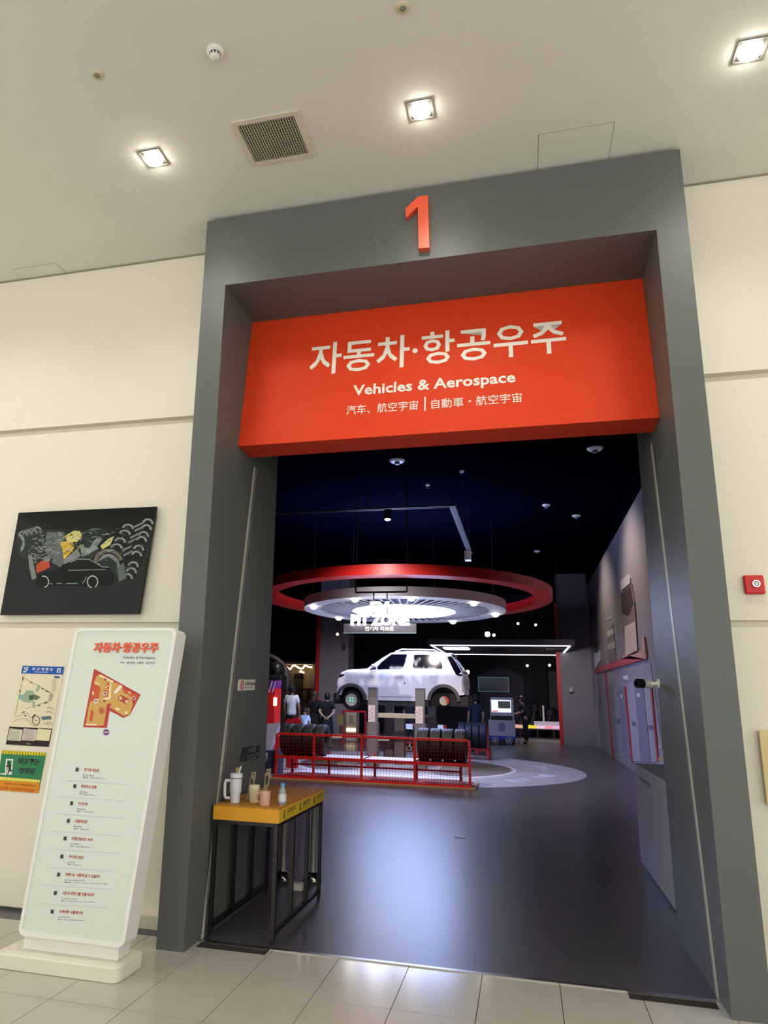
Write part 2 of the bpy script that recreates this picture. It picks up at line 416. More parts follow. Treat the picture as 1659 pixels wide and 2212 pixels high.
# detectors
for (x, y, lab) in ((-.256, -1.5, 'small round beige ceiling detector left of the smoke detector'), (1.71, -1.504, 'small round beige ceiling detector at the top edge of the picture')):
    t = thing('sprinkler_cover', lab, 'sprinkler', (x, y, ZC), 'round beige ceiling covers')
    MB().lathe([(0, -.006), (.018, -.006), (.02, -.012), (.036, -.008), (.04, 0)], (x, y, ZC), 24).build('cover', M('beige_cover', '#C9C0A0', .5), t, True)
    MB().lathe([(0, -.022), (.010, -.022), (.013, -.010)], (x, y, ZC), 16).build('nozzle', M('nozzle_grey', '#7D796E', .5), t, True)
t = thing('smoke_detector', 'white smoke detector with a dome on the ceiling', 'smoke detector', (.551, -1.486, ZC))
MB().lathe([(.052, 0), (.052, -.016), (.040, -.024), (.034, -.024)], (.551, -1.486, ZC), 28).build('base', white, t, True)
for k in range(8):
    a = 2 * PI * k / 8; MB().box(.551 + .026 * math.cos(a) - .004, .551 + .026 * math.cos(a) + .004, -1.486 + .026 * math.sin(a) - .004, -1.486 + .026 * math.sin(a) + .004, ZC - .042, ZC - .022).build('vent_rib', white, t)
MB().lathe([(0, -.056), (.02, -.054), (.030, -.046), (.030, -.042), (0, -.042)], (.551, -1.486, ZC), 24).build('dome', white, t, True)
MB().lathe([(.0, -.042), (.022, -.042), (.022, -.02), (0, -.02)], (.551, -1.486, ZC), 20).build('sensor_core', M('nozzle_grey'), t, True)
# access hatches: thin outlines let into the ceiling
def hatch(x0, x1, y0, y1, lab):
    t = thing('access_hatch', lab, 'hatch', ((x0 + x1) / 2, (y0 + y1) / 2, ZC))
    MB().box(x0, x1, y0, y1, ZC - .002, ZC).build('door_panel', ceilm, t)
    g = MB(); e = .004
    for a, b, c_, d_ in ((x0 - e, x1 + e, y0 - e, y0), (x0 - e, x1 + e, y1, y1 + e), (x0 - e, x0, y0, y1), (x1, x1 + e, y0, y1)): g.box(a, b, c_, d_, ZC - .001, ZC)
    g.build('edge_gap', M('edge_shadowgap'), t)
    MB().cyl((x0 + .03, y1 - .09, ZC), (x0 + .03, y1 - .09, ZC - .006), .008, 12).build('latch', steel, t)
hatch(2.478, 2.968, -.332, .18, 'square access hatch in the ceiling partly hidden behind the portal top')
a = at_z(27, 582, ZC); b = at_z(120, 569, ZC)
hatch(a.x, b.x, a.y, a.y + .42, 'faint access hatch in the ceiling at the far left')

# ================================================================== LEFT WALL PICTURES
def crop(x, y, k): return lambda cx, cy: (x + cx * k, y + cy * k)
# glossy picture
YP = YW - .03
qp = crop(0, 1080, 350 / 1659)
def pp(cx, cy, off=0.0): q = at_y(*qp(cx, cy), YP); return Vector((q.x, YP - off, q.z))
pc = thing('wall_picture', 'glossy black framed picture of exploded car parts over a car silhouette', 'picture', (-1.35, YW - .01, 2.23))
pcp = MB().prism([pp(0, 1180), pp(1420, 1167), pp(1600, 65), pp(190, 130)], (0, .028, 0)).build('panel', M('poster_black', '#0C0D0C', .08, var=.05, spec=.22), pc, bevel=.002)
layer = [0]
def pic(pts, col, nm='print', parent=pcp, f=pp, h='#888888'):
    layer[0] += 1; off = .0003 + .00004 * layer[0]
    return MB().add([f(x, y, off) for x, y in pts], [tuple(range(len(pts)))]).build(nm, M('print_' + col, h, .2, var=.12, scale=40, spec=.15), parent)
def picarc(cx, cy, rx, ry, w, a0, a1, col, h, nm='print', n=14, tilt=0):
    o, i_ = [], []
    for k in range(n + 1):
        a = a0 + (a1 - a0) * k / n; c_, s_ = math.cos(a), math.sin(a)
        for L, r in ((o, 1), (i_, 1 - w)):
            x, y = rx * r * c_, ry * r * s_; L.append((cx + x * math.cos(tilt) - y * math.sin(tilt), cy + x * math.sin(tilt) + y * math.cos(tilt)))
    pic(o + i_[::-1], col, nm, h=h)
D = math.radians
pic([(160, 300), (850, 300), (560, 700), (380, 760), (300, 880), (150, 560)], 'charcoal', h='#1E2120')
pic([(820, 330), (1260, 260), (1560, 190), (1490, 560), (1380, 800), (1220, 840), (900, 600)], 'graphite', h='#161818')
pic([(165, 380), (330, 300), (640, 310), (560, 560), (330, 640), (180, 560)], 'gunmetal', h='#2A302E')
pic([(480, 330), (660, 330), (640, 520), (520, 610), (460, 520)], 'steelgrey', h='#5E6462')
pic([(780, 470), (1000, 440), (1010, 560), (880, 620), (770, 600)], 'gunmetal', h='#2A302E')
for k in range(4): picarc(380 - k * 48, 330 + k * 14, 52, 60, .35, D(180), D(360), 'silver', '#7A7F7D')
picarc(205, 440, 50, 90, .5, D(-90), D(80), 'pale', '#858E8B')
rn = random.Random(3)
for k in range(26):
    x, y = rn.uniform(330, 620), rn.uniform(320, 600); l, a = rn.uniform(30, 90), rn.uniform(-.2, 1.1)
    w = rn.uniform(5, 13); dx, dy = math.cos(a) * l, math.sin(a) * l; nx, ny = -math.sin(a) * w, math.cos(a) * w
    pic([(x, y), (x + dx, y + dy), (x + dx + nx, y + dy + ny), (x + nx, y + ny)], rn.choice(('silver', 'steelgrey', 'pale')), h=rn.choice(('#7A7F7D', '#5E6462', '#858E8B')))
pic([(290, 560), (325, 560), (375, 800), (330, 820), (300, 690)], 'silver')
pic([(560, 540), (640, 480), (690, 600), (620, 690), (530, 640)], 'steelgrey', h='#5E6462')
pic([(660, 370), (760, 315), (820, 320), (845, 375), (790, 430), (690, 430)], 'palegold', h='#C9C27A')
pic([(620, 430), (740, 420), (765, 490), (720, 545), (655, 610), (640, 500)], 'gold', h='#D9B12E')
pic([(660, 610), (790, 500), (830, 570), (770, 610), (650, 660)], 'silver')
pic([(370, 670), (430, 620), (500, 610), (515, 690), (430, 730), (375, 750)], 'rust', h='#B2492A')
pic([(440, 590), (500, 570), (520, 620), (460, 640)], 'silver')
picarc(985, 420, 165, 130, .12, D(180), D(330), 'steelgrey', '#5E6462')
pic([(840, 360), (900, 310), (1060, 300), (1120, 330), (1010, 470), (880, 480)], 'slate', h='#232C2A')
pic([(960, 420), (1010, 380), (1050, 400), (1000, 470), (900, 520)], 'silver')
pic([(820, 450), (880, 495), (980, 470), (1010, 495), (900, 560), (840, 580)], 'pale')
pic([(1030, 470), (1110, 400), (1170, 370), (1130, 460), (1050, 505)], 'palegold')
picarc(1110, 640, 150, 140, .25, D(180), D(350), 'bronze', '#6B6458')
picarc(1110, 690, 120, 140, .3, D(190), D(360), 'silver', '#7A7F7D')
pic([(985, 640), (1110, 580), (1200, 650), (1210, 800), (1120, 700)], 'slate')
for (x, y) in ((1310, 290), (1280, 350), (1230, 430), (1195, 490)): picarc(x, y, 62, 46, .4, D(190), D(370), 'pale', '#858E8B')
for (x, y) in ((1515, 240), (1500, 300), (1470, 370), (1450, 420), (1420, 510), (1400, 570), (1365, 680), (1345, 740), (1305, 800)): picarc(x, y, 58, 52, .4, D(190), D(372), 'pale', '#858E8B')
for (x, y) in ((1370, 270), (1375, 310), (1330, 380), (1310, 430), (1250, 510), (1260, 560)):
    pic([(x, y), (x + 95, y - 45), (x + 100, y - 28), (x + 8, y + 18)], 'silver')
pic([(1200, 690), (1270, 640), (1300, 800), (1220, 840)], 'steelgrey')
pic([(365, 850), (380, 770), (480, 730), (580, 720), (700, 640), (800, 605), (920, 610), (1050, 680), (1120, 690), (1160, 760), (1160, 850), (1100, 880), (400, 880)], 'carblack', h='#0A0C0B')
pic([(640, 715), (720, 640), (800, 612), (890, 612), (900, 710)], 'carglass', h='#101413')
for col, h, n_, x0_, x1_, y0_, y1_ in (('sliver_light', '#9AA09E', 70, 300, 640, 310, 640), ('sliver_mid', '#5A615F', 110, 190, 1180, 300, 640), ('sliver_pale', '#B4BAB4', 40, 560, 1150, 310, 560), ('sliver_gold', '#B89A3A', 16, 560, 860, 320, 560), ('sliver_mid', '#5A615F', 60, 1180, 1480, 260, 760)):
    mb = MB()
    for k in range(n_):
        x, y = rn.uniform(x0_, x1_), rn.uniform(y0_, y1_)
        if y > 560 and 560 < x < 1000: continue
        l, a_, w_ = rn.uniform(14, 60), rn.uniform(-.9, .9), rn.uniform(2.5, 7)
        dx, dy = math.cos(a_) * l, math.sin(a_) * l; nx, ny = -math.sin(a_) * w_, math.cos(a_) * w_
        mb.add([pp(x, y, .0062), pp(x + dx, y + dy, .0062), pp(x + dx + nx, y + dy + ny, .0062), pp(x + nx, y + ny, .0062)], [(0, 1, 2, 3)])
    stuff(mb.build('print_slivers', M('print_' + col, h, .2, var=.12, spec=.15), pcp))
def pline(pts, w, col, h):
    for a, b in zip(pts, pts[1:]):
        d = Vector((b[0] - a[0], b[1] - a[1])); n = Vector((-d.y, d.x)).normalized() * w
        pic([(a[0] - n.x, a[1] - n.y), (b[0] - n.x, b[1] - n.y), (b[0] + n.x, b[1] + n.y), (a[0] + n.x, a[1] + n.y)], col, h=h)
pline([(720, 640), (800, 606), (920, 610), (1050, 685), (1118, 690)], 5, 'outline', '#7E8682')
pline([(700, 722), (1085, 712)], 4, 'outline', '#7E8682')
for a, b in (((515, 858), (540, 860)), ((580, 856), (635, 856)), ((680, 856), (795, 856)), ((845, 858), (890, 790))): pline([a, b], 4, 'teal', '#6F9A8C')
picarc(450, 838, 55, 62, .16, D(-110), D(80), 'rimline', '#B9C2BE'); picarc(950, 838, 58, 65, .16, D(100), D(420), 'rimline', '#B9C2BE')

# evacuation plan (paper)
qe = crop(0, 1420, 150 / 1037)
YE = YW - .018
def ep(cx, cy, off=0.0): q = at_y(*qe(cx, cy), YE); return Vector((q.x, YE - off, q.z))
ev = thing('evacuation_plan', 'cream floor evacuation plan with blue 2F header on the left wall', 'poster', (-1.57, YE, 1.19))
evs = MB().prism([ep(85, 1300), ep(728, 1338), ep(962, 140), ep(338, 125)], (0, .002, 0)).build('sheet', M('plan_paper', '#E6DCB8', .45, var=.02), ev)
def pe(pts, col, h, nm='print'): return pic(pts, col, nm, evs, ep, h)
layer[0] = 0
pe([(315, 240), (938, 258), (962, 140), (338, 125)], 'blue', '#2259B5')
pe([(85, 1300), (728, 1338), (780, 1065), (140, 1032)], 'darkbrown', '#2E2423')
for a, b in ((108, 305), (318, 520), (528, 732)):
    pe([(a, 1235), (b, 1250), (b + 35, 1082), (a + 38, 1060)], 'cream%d' % (a // 200), ('#DDD6BE', '#DCCBC4', '#E6E0B4')[(a - 100) // 205])
for k in range(9):
    for a in (140, 350): pe([(a - k, 1075 + k * 18), (a + 160 - k, 1085 + k * 18), (a + 160 - k, 1090 + k * 18), (a - k, 1080 + k * 18)], 'ink', '#77706A')
pe([(345, 560), (400, 490), (500, 500), (520, 620), (450, 680), (350, 660), (280, 615), (285, 550)], 'plangreen', '#9DB397')
pe([(500, 540), (610, 595), (540, 640), (480, 620)], 'plandark', '#6B7B62')
pe([(430, 570), (500, 560), (500, 630), (440, 640)], 'planink', '#4E5B50')
pe([(530, 500), (575, 405), (605, 430), (560, 520)], 'plangreen', '#9DB397'); pe([(485, 650), (520, 660), (520, 750), (495, 750)], 'plangreen', '#9DB397')
pe([(275, 620), (280, 550), (350, 560), (345, 620)], 'planblue', '#7FAFB0')
pe([(745, 520), (800, 548), (775, 640), (715, 660)], 'planstone', '#B3AB98')
def pel(pts, w, h='#8C8672'):
    for a, b in zip(pts, pts[1:]):
        d = Vector((b[0] - a[0], b[1] - a[1])); n = Vector((-d.y, d.x)).normalized() * w
        pe([(a[0] - n.x, a[1] - n.y), (b[0] - n.x, b[1] - n.y), (b[0] + n.x, b[1] + n.y), (a[0] + n.x, a[1] + n.y)], 'line' + h[1:], h)
pel([(345, 300), (745, 520)], 2.5); pel([(345, 300), (230, 850)], 2.5); pel([(715, 660), (385, 765)], 2.5); pel([(230, 890), (410, 825), (455, 910)], 2.5); pel([(195, 960), (300, 910), (390, 915), (450, 970), (490, 1025), (570, 1020)], 2.5)
for a, b in (((340, 290), (345, 340)), ((450, 365), (480, 380)), ((620, 460), (655, 475)), ((685, 495), (735, 520)), ((660, 690), (710, 665)), ((565, 725), (600, 715)), ((475, 895), (530, 850)), ((365, 868), (395, 872)), ((330, 825), (368, 812)), ((300, 490), (296, 525))): pel([a, b], 7, '#3C3A34')
ring = [(540 + 55 * math.cos(a * PI / 8), 940 + 68 * math.sin(a * PI / 8)) for a in range(17)]
pel(ring, 6, '#5F5F56'); pel([(515, 930), (560, 950)], 4, '#5F5F56')
pe([(610, 890), (755, 870), (770, 925), (700, 925), (640, 935)], 'planslate', '#5E7480')
pe([(812, 305), (888, 310), (895, 282), (815, 280)], 'planindigo', '#3F4A9C')
for k in range(10): pe([(785 - k * 2, 330 + k * 18), (850 - k * 2, 334 + k * 18), (850 - k * 2, 339 + k * 18), (785 - k * 2, 335 + k * 18)], 'ink2', '#A59E88')
for (x, y) in ((700, 760), (690, 820), (640, 1000), (690, 980)): pel([(x, y), (x + 40, y - 15), (x + 80, y + 5), (x + 100, y + 25)], 3, '#6E6A5C')
exU = (ep(938, 258) - ep(315, 240)).normalized()
exV = (ep(338, 125) - ep(315, 240)).normalized()
def etext(s, cx, cy, wpx, hpx, mat, bold=.01, f=ep, U=exU, V=exV, par=evs):
    o = f(cx, cy, .0032); w = (f(cx + wpx, cy) - f(cx, cy)).length; h = (f(cx, cy - hpx) - f(cx, cy)).length
    text('lettering', s, o, U, V, w, h, mat, par, bold, .0002, 1)
etext('2F', 345, 222, 72, 80, inkw, .02); etext('피 난 계 획 도', 478, 195, 315, 45, inkw, .02); etext('Evacuation Plan', 520, 225, 200, 18, inkw)
pe([(850, 232), (905, 236), (915, 165), (862, 162)], 'white', '#E8E8E0'); pe([(870, 232), (890, 234), (898, 180), (876, 178)], 'blue', '#2259B5')
etext('Safety', 400, 1300, 60, 20, inkw)

# emergency exit poster
gp = thing('exit_poster', 'green emergency exit poster with running man and striped edges', 'poster', (-1.63, YE, .847))
gps = MB().prism([ep(-55, 1985), ep(572, 2030), ep(690, 1425), ep(30, 1385)], (0, .002, 0)).build('sheet', M('poster_green', '#127A4A', .45, var=.03), gp)
def pg(pts, col, h, nm='print'): return pic(pts, col, nm, gps, ep, h)
layer[0] = 0
pg([(30, 1440), (683, 1470), (690, 1425), (30, 1385)], 'yellow', '#E8D62A'); pg([(-10, 1830), (590, 1872), (600, 1830), (0, 1782)], 'yellow', '#E8D62A')
pg([(-55, 1985), (572, 2030), (593, 1875), (-40, 1832)], 'orange', '#E0902A')
for k in range(16):
    x = 40 + k * 41; pg([(x, 1440 + k * 2), (x + 15, 1441 + k * 2), (x + 26, 1390 + k * 2.4), (x + 11, 1389 + k * 2.4)], 'olive', '#8E7A18')
for k in range(15):
    x = -5 + k * 41; pg([(x, 1828 + k * 2.7), (x + 15, 1829 + k * 2.7), (x + 22, 1786 + k * 3), (x + 8, 1785 + k * 3)], 'pale2', '#F2EFB0')
pg([(75, 1735), (90, 1515), (200, 1517), (180, 1750), (160, 1750), (178, 1540), (110, 1538), (98, 1735)], 'white', '#E8E8E0'); pg([(10, 1730), (98, 1735), (96, 1755), (10, 1748)], 'white', '#E8E8E0')
pg([(105, 1735), (118, 1630), (150, 1640), (160, 1750), (130, 1755)], 'white', '#E8E8E0')
pg([(120, 1560), (145, 1560), (148, 1590), (122, 1590)], 'figure', '#1C2420'); pg([(95, 1620), (170, 1595), (175, 1615), (150, 1625), (160, 1680), (195, 1690), (193, 1705), (145, 1700), (125, 1740), (112, 1735), (130, 1680), (125, 1625), (98, 1640)], 'figure', '#1C2420')
etext('비상구는', 262, 1590, 330, 95, inkd, .02, par=gps); etext('생명문', 270, 1735, 250, 95, inkd, .02, par=gps)
etext('평상시 비상구 위치를 확인하세요', 60, 1895, 480, 26, M('brown_ink', '#7A4A12', .6), .01, par=gps); etext('비상구 가로막지 마세요', -20, 1975, 530, 55, M('orange_ink', '#D2601C', .6), .02, par=gps)

# ================================================================== INFORMATION STAND
st = thing('information_stand', 'tall white freestanding information board with red floor map and list', 'information stand', (-.5, -.45, 0))
slab = M('stone_slab', '#E2DDCC', .35, var=.08, scale=14)
MB().rrect((-.93, -.605, 0), (1, 0, 0), (0, 1, 0), .84, .32, .05, (0, 0, .085)).build('base_slab', slab, st, bevel=.008)
MB().box(-.805, -.155, -.50, -.36, .085, .172).build('plinth', white, st, bevel=.004)
y0b, y1b = -.54, -.40
bl, br = at_y(38, 2016, y0b), at_y(266, 2060, y0b); tl, tr = at_y(163, 1356, y1b), at_y(383, 1356, y1b)
bz, tz = .17, 2.05
bl = Vector((bl.x, y0b, bz)); br = Vector((br.x, y0b, bz)); tl = Vector((tl.x, y1b, tz)); tr = Vector((tr.x, y1b, tz))
def sp(a, b, off=0.0):
    """point on the board face, a across 0..1, b up 0..1"""
    lo = bl.lerp(br, a); hi = tl.lerp(tr, a); q = lo.lerp(hi, b); return q + snorm * off
sux = (br - bl).normalized(); suz = ((tl + tr) / 2 - (bl + br) / 2).normalized(); snorm = sux.cross(suz).normalized()
if snorm.y > 0: snorm = -snorm
def rr(inset, rad, off, n=7):
    w = (br - bl).length; h = (tl - bl).length; pts = []
    for cx, cy, a in ((w - inset - rad, h - inset - rad, 0), (inset + rad, h - inset - rad, PI / 2), (inset + rad, inset + rad, PI), (w - inset - rad, inset + rad, 1.5 * PI)):
        for k in range(n + 1): t = a + PI / 2 * k / n; pts.append(sp((cx + rad * math.cos(t)) / w, (cy + rad * math.sin(t)) / h, off))
    return pts
o_, i_ = rr(0, .045, 0), rr(.022, .03, 0)
nn = len(o_)
b_ = [p - snorm * .145 for p in o_]; d_ = [p - snorm * .006 for p in i_]
bd = MB(); bd.add(o_ + i_ + b_ + d_, [(k, (k + 1) % nn, nn + (k + 1) % nn, nn + k) for k in range(nn)] + [(k, (k + 1) % nn, 2 * nn + (k + 1) % nn, 2 * nn + k) for k in range(nn)]
       + [(nn + k, nn + (k + 1) % nn, 3 * nn + (k + 1) % nn, 3 * nn + k) for k in range(nn)] + [tuple(range(2 * nn, 3 * nn))])
bd.build('board_shell', white, st)
face = MB().add([p for p in d_], [tuple(range(nn))]).build('face_panel', M('pale_green_face', '#D6DFD6', .25, var=.015), st)
# print on the board, placed from the photograph's own board corners
def sq(u, v, off=.001):
    d = ray(u, v); n = snorm; return C + d * ((bl - C).dot(n) / d.dot(n)) + n * (off - .006)
layer[0] = 0
def ps(pts, col, h, nm='print', f=None):
    layer[0] += 1; f = f or qs
    return MB().add([sq(*f(x, y), .0006 + layer[0] * .00006) for x, y in pts], [tuple(range(len(pts)))]).build(nm, M('stand_' + col, h, .5, var=.05, scale=30), face)
qs = crop(140, 1360, 240 / 1561)
ps([(405, 547), (1060, 912), (912, 1195), (815, 1240), (625, 1140), (585, 1382), (250, 1370)], 'mapred', '#B83026', 'map_border')
ps([(440, 650), (490, 625), (680, 745), (715, 745), (800, 790), (820, 880), (930, 940), (950, 1060), (905, 1190), (815, 1210), (620, 1090), (655, 1040), (590, 1040), (540, 1350), (285, 1345), (340, 1020), (470, 960), (495, 820), (395, 760)], 'mapochre', '#CFA050', 'map_floor')
ps([(495, 815), (480, 940), (345, 1015), (385, 780), (440, 760)], 'maporange', '#C8501F'); ps([(815, 830), (940, 880), (1030, 925), (985, 1020), (925, 930), (820, 885)], 'maporange', '#C8501F')
ps([(540, 860), (610, 850), (600, 940), (530, 935)], 'maporange', '#C8501F'); ps([(590, 740), (640, 750), (625, 830), (555, 830)], 'maporange', '#C8501F')
ps([(365, 1130), (395, 1135), (400, 1160), (380, 1285), (350, 1290), (338, 1265)], 'maporange', '#C8501F')
ps([(780, 915), (890, 970), (895, 1020), (860, 1050), (750, 990), (740, 950)], 'mapred2', '#A83A22')
ps([(485, 625), (690, 730), (660, 745), (490, 655), (475, 680)], 'mapcream', '#F0DDB4'); ps([(625, 740), (645, 745), (640, 960), (610, 985), (535, 985), (535, 965), (610, 950)], 'mapcream', '#F0DDB4')
ps([(680, 880), (770, 775), (800, 790), (790, 820), (720, 895), (690, 900)], 'mapwhite', '#F0E6DC'); ps([(410, 975), (455, 975), (460, 1020), (430, 1045), (405, 1020)], 'mapwhite', '#F0E6DC'); ps([(540, 875), (590, 872), (585, 925), (535, 922)], 'mapwhite', '#F0E6DC')
ps([(285, 1325), (445, 1330), (450, 1350), (280, 1345)], 'mapcream', '#F0DDB4')
for cx, cy, r, c_, h in ((510, 1137, 45, 'maporange2', '#B4442A'), (510, 1137, 33, 'mapochre', '#CFA050'), (510, 1137, 25, 'maporange2', '#B4442A'), (778, 962, 24, 'mappink', '#E8B8A0'), (865, 1012, 24, 'mappink', '#E8B8A0'), (965, 962, 25, 'mapwhite', '#F0E6DC'), (965, 962, 18, 'mapplum', '#7A3A5A'), (575, 1442, 42, 'mappurple', '#6E2A86'), (432, 1003, 14, 'mapindigo', '#4A4478'), (562, 897, 16, 'mapbrown', '#6A4038'), (550, 1003, 15, 'mapbrown', '#6A4038'), (858, 1168, 20, 'mapcream', '#F0DDB4'), (560, 700, 16, 'mapbrown', '#6A4038')):
    ps([(cx + r * math.cos(k * PI / 8), cy + r * 1.05 * math.sin(k * PI / 8)) for k in range(16)], c_, h)
for pts in ([(430, 735), (450, 735), (455, 775), (430, 775)], [(458, 745), (480, 755), (485, 785), (465, 780)], [(375, 865), (398, 868), (410, 920), (388, 915)], [(560, 815), (600, 775), (610, 790), (575, 825)], [(885, 880), (900, 862), (928, 905), (915, 905)], [(720, 1090), (770, 1110), (765, 1140), (700, 1120)], [(545, 1435), (605, 1435), (605, 1448), (545, 1448)]): ps(pts, 'mapcream', '#F0DDB4')
def stext(s, u0, v0, u1, v1, hpx, mat, bold=.0, th=.0008, res=1):
    a = sq(u0, v0); b = sq(u1, v1); c_ = sq(u0, v0 - hpx)
    text('lettering', s, a, (b - a).normalized(), suz, (b - a).length, (c_ - a).length, mat, face, bold, th, res)
stext('자동차·항공우주', 201, 1409.5, 340, 1410.5, 22, orangeL, .03, .008, 2)
stext('Vehicles & Aerospace', 263, 1424.5, 334, 1425.5, 8, inkg, .02); stext('汽车、航空宇宙 | 自動車・航空宇宙', 258, 1434.5, 333, 1435.5, 6, inkg, .01)
rows_ = [(162, 1662, '전기차 피트존', 'EV Pit Zone', 180, 213, 229), (157, 1698, '자동차의 진화', 'Vehicle Powertrains', 173, 207, 206), (150, 1735, '수소전기차', 'Hydrogen', 167, 188, 204), (143, 1773, '모빌리티관', 'Mobility', 160, 187, 193), (136, 1811, '미래모빌리티 시티', 'Future Mobility City', 153, 198, 197), (129, 1850, '자이로스코프', 'Gyroscope', 147, 179, 177), (122, 1889, '비행기는 어떻게 날 수 있을까?', 'How can airplanes fly?', 140, 214, 234), (115, 1929, '나만의 비행기를 만들어보자', 'Let us build our own airplane', 133, 202, 206), (108, 1969, '우주비행 시뮬레이터', 'Space Flight Simulator', 126, 177, 181)]
for k, (u, v_, ko, en, tu, te, ge) in enumerate(rows_):
    ps([(u, v_ + 4.2), (u + 6.2, v_ + 4.8), (u + 7.6, v_ - 3.6), (u + 1.4, v_ - 4.2)], 'numbox', '#33383A', 'number_box', lambda x, y: (x, y))
    stext(str(k + 1), u + 3, v_ + 2.4, u + 5.4, v_ + 2.6, 5, inkw, .02)
    stext(ko, tu, v_ + 4, te, v_ + 5.6 + (te - tu) * .04, 7.5, inkr, .025)
    stext(en, tu - 2, v_ + 14, tu + (ge - tu) * .45, v_ + 15.2, 3.6, inkg, .01)
    stext('漢字 · ' + en, tu - 3, v_ + 19, ge - 2, v_ + 20.5 + (ge - tu) * .02, 3.6, inkg, .01)
    if k < 8:
        va = v_ + 25; ps([(u - 32, va - 2.2), (u + 117, va + 7.3), (u + 117, va + 7.9), (u - 32, va - 1.6)], 'rule', '#B4BBB4', 'rule', lambda x, y: (x, y))

# ================================================================== RIGHT WALL
al = thing('alarm_plate', 'red rounded alarm plate with a chrome push button on the right wall', 'alarm', (3.72, YW, 2.34))
YA = YW + .028
pts = [at_y(u, v, YA - .03) for u, v in ((1611, 1283), (1656, 1283), (1650, 1241.5), (1605, 1242))]
MB().prism([(q.x, YA - .03, q.z) for q in pts], (0, .03, 0)).build('plate', redp, al, bevel=.014, seg=4)
q = at_y(1633, 1261, YA - .03)
MB().lathe([(0, -.006), (.012, -.006), (.016, -.012), (.024, -.012), (.027, 0)], (q.x, YA - .03, q.z), 24, 'y').build('button_ring', chrome, al, True)
MB().cyl((q.x, YA - .036, q.z), (q.x, YA - .043, q.z), .011, 16).build('button', steel, al, True)
yb_ = thing('wall_cabinet', 'pale yellow wooden hydrant cabinet at the right picture edge', 'cabinet', (3.95, YW, 1.05))
q0, q1 = at_y(1639, 1578, YA - .03), at_y(1654, 1738, YA - .03)
MB().box(q0.x, q0.x + .6, YA - .03, YA, q1.z, q0.z).build('frame', M('pale_wood', '#DCC68E', .5, var=.06), yb_, bevel=.004)
cdr = MB().box(q0.x + .05, q0.x + .55, YA - .036, YA - .03, q1.z + .05, q0.z - .05).build('door', M('pale_wood2', '#E2CF9C', .5, var=.06), yb_, bevel=.003)
MB().cyl((q0.x + .09, YA - .05, (q0.z + q1.z) / 2), (q0.x + .09, YA - .035, (q0.z + q1.z) / 2), .012, 14).build('knob', steel, cdr, True)

# ================================================================== DRINKS TABLE AT THE LEFT REVEAL
tb = thing('drinks_table', 'yellow topped table on black metal legs for setting down drinks', 'table', (.31, .9, 0))
TX0, TX1, TY0, TY1, TZ0, TZ1 = .062, .555, .29, 1.50, .765, .866
MB().box(TX0, TX1, TY0, TY1, TZ0, TZ1 - .012).build('tray', yellow, tb, bevel=.003)
# slatted top: boards of the tray, each with a row of finger holes
brd = M('top_board', '#B87A1C', .5, var=.12, scale=14)
for i in range(5):
    a = TX0 + .004 + i * (TX1 - TX0 - .008) / 5
    tbo = MB().box(a + .002, a + (TX1 - TX0 - .008) / 5 - .002, TY0 + .004, TY1 - .004, TZ1 - .012, TZ1).build('top_board', brd, tb)
    for j in range(6):
        yy = TY0 + .12 + j * .2; xc = a + .048
        MB().cyl((xc, yy, TZ1), (xc, yy, TZ1 + .0008), .018, 14).build('cup_mark', M('cup_mark', '#8A5A14', .6), tbo)
lst = MB().box(TX1, TX1 + .002, TY0 + .01, TY1 - .01, TZ0 + .006, TZ1 - .018).build('label_strip', yellow2, tb)
for j in range(3):
    y0_ = TY0 + .06 + j * .39
    text('lettering', '음료보관대', (TX1 + .002, y0_ + .12, TZ0 + .042), UYv, UZ, .19, .035, inkd, lst, .02, .0008, 1)
    text('lettering', 'Drinks only · No food', (TX1 + .002, y0_ + .12, TZ0 + .022), UYv, UZ, .17, .012, inkd, lst, .0, .0008, 1)
    MB().lathe([(.010, 0), (.017, 0), (.017, .001), (.010, .001)], (TX1 + .002, y0_ + .05, TZ0 + .058), 14, 'x', closed=True).build('cup_symbol', inkd, lst)
    MB().box(TX1 + .002, TX1 + .003, y0_ + .04, y0_ + .06, TZ0 + .018, TZ0 + .042).build('cup_symbol', inkd, lst)
lg = M('black_steel', '#0A0A0B', .4, var=.05)
e = .028
ys = [TY0 + .012, TY0 + .40, TY0 + .79, TY1 - .012 - e]
for x in (TX0, TX1 - e - .01):
    for k, y in enumerate(ys):
        end = k in (0, 3)
        lgo = MB().box(x, x + e, y, y + e, .03 if end else .085, TZ0 - .024).build('leg' if end else 'upright', lg, tb)
        if end: MB().cyl((x + e / 2, y + e / 2, 0), (x + e / 2, y + e / 2, .03), .012, 12).build('foot', black, lgo)
    MB().box(x, x + e, ys[0] + e, ys[3], .058, .085).build('bottom_rail', lg, tb)
    MB().box(x, x + e, ys[0], ys[3] + e, TZ0 - .024, TZ0).build('top_rail', lg, tb)
for y in (ys[0], ys[3]): MB().box(TX0 + e, TX1 - e - .01, y, y + e, TZ0 - .024, TZ0).build('cross_rail', lg, tb)

def on_table(u, v): return at_z(u, v, TZ1)
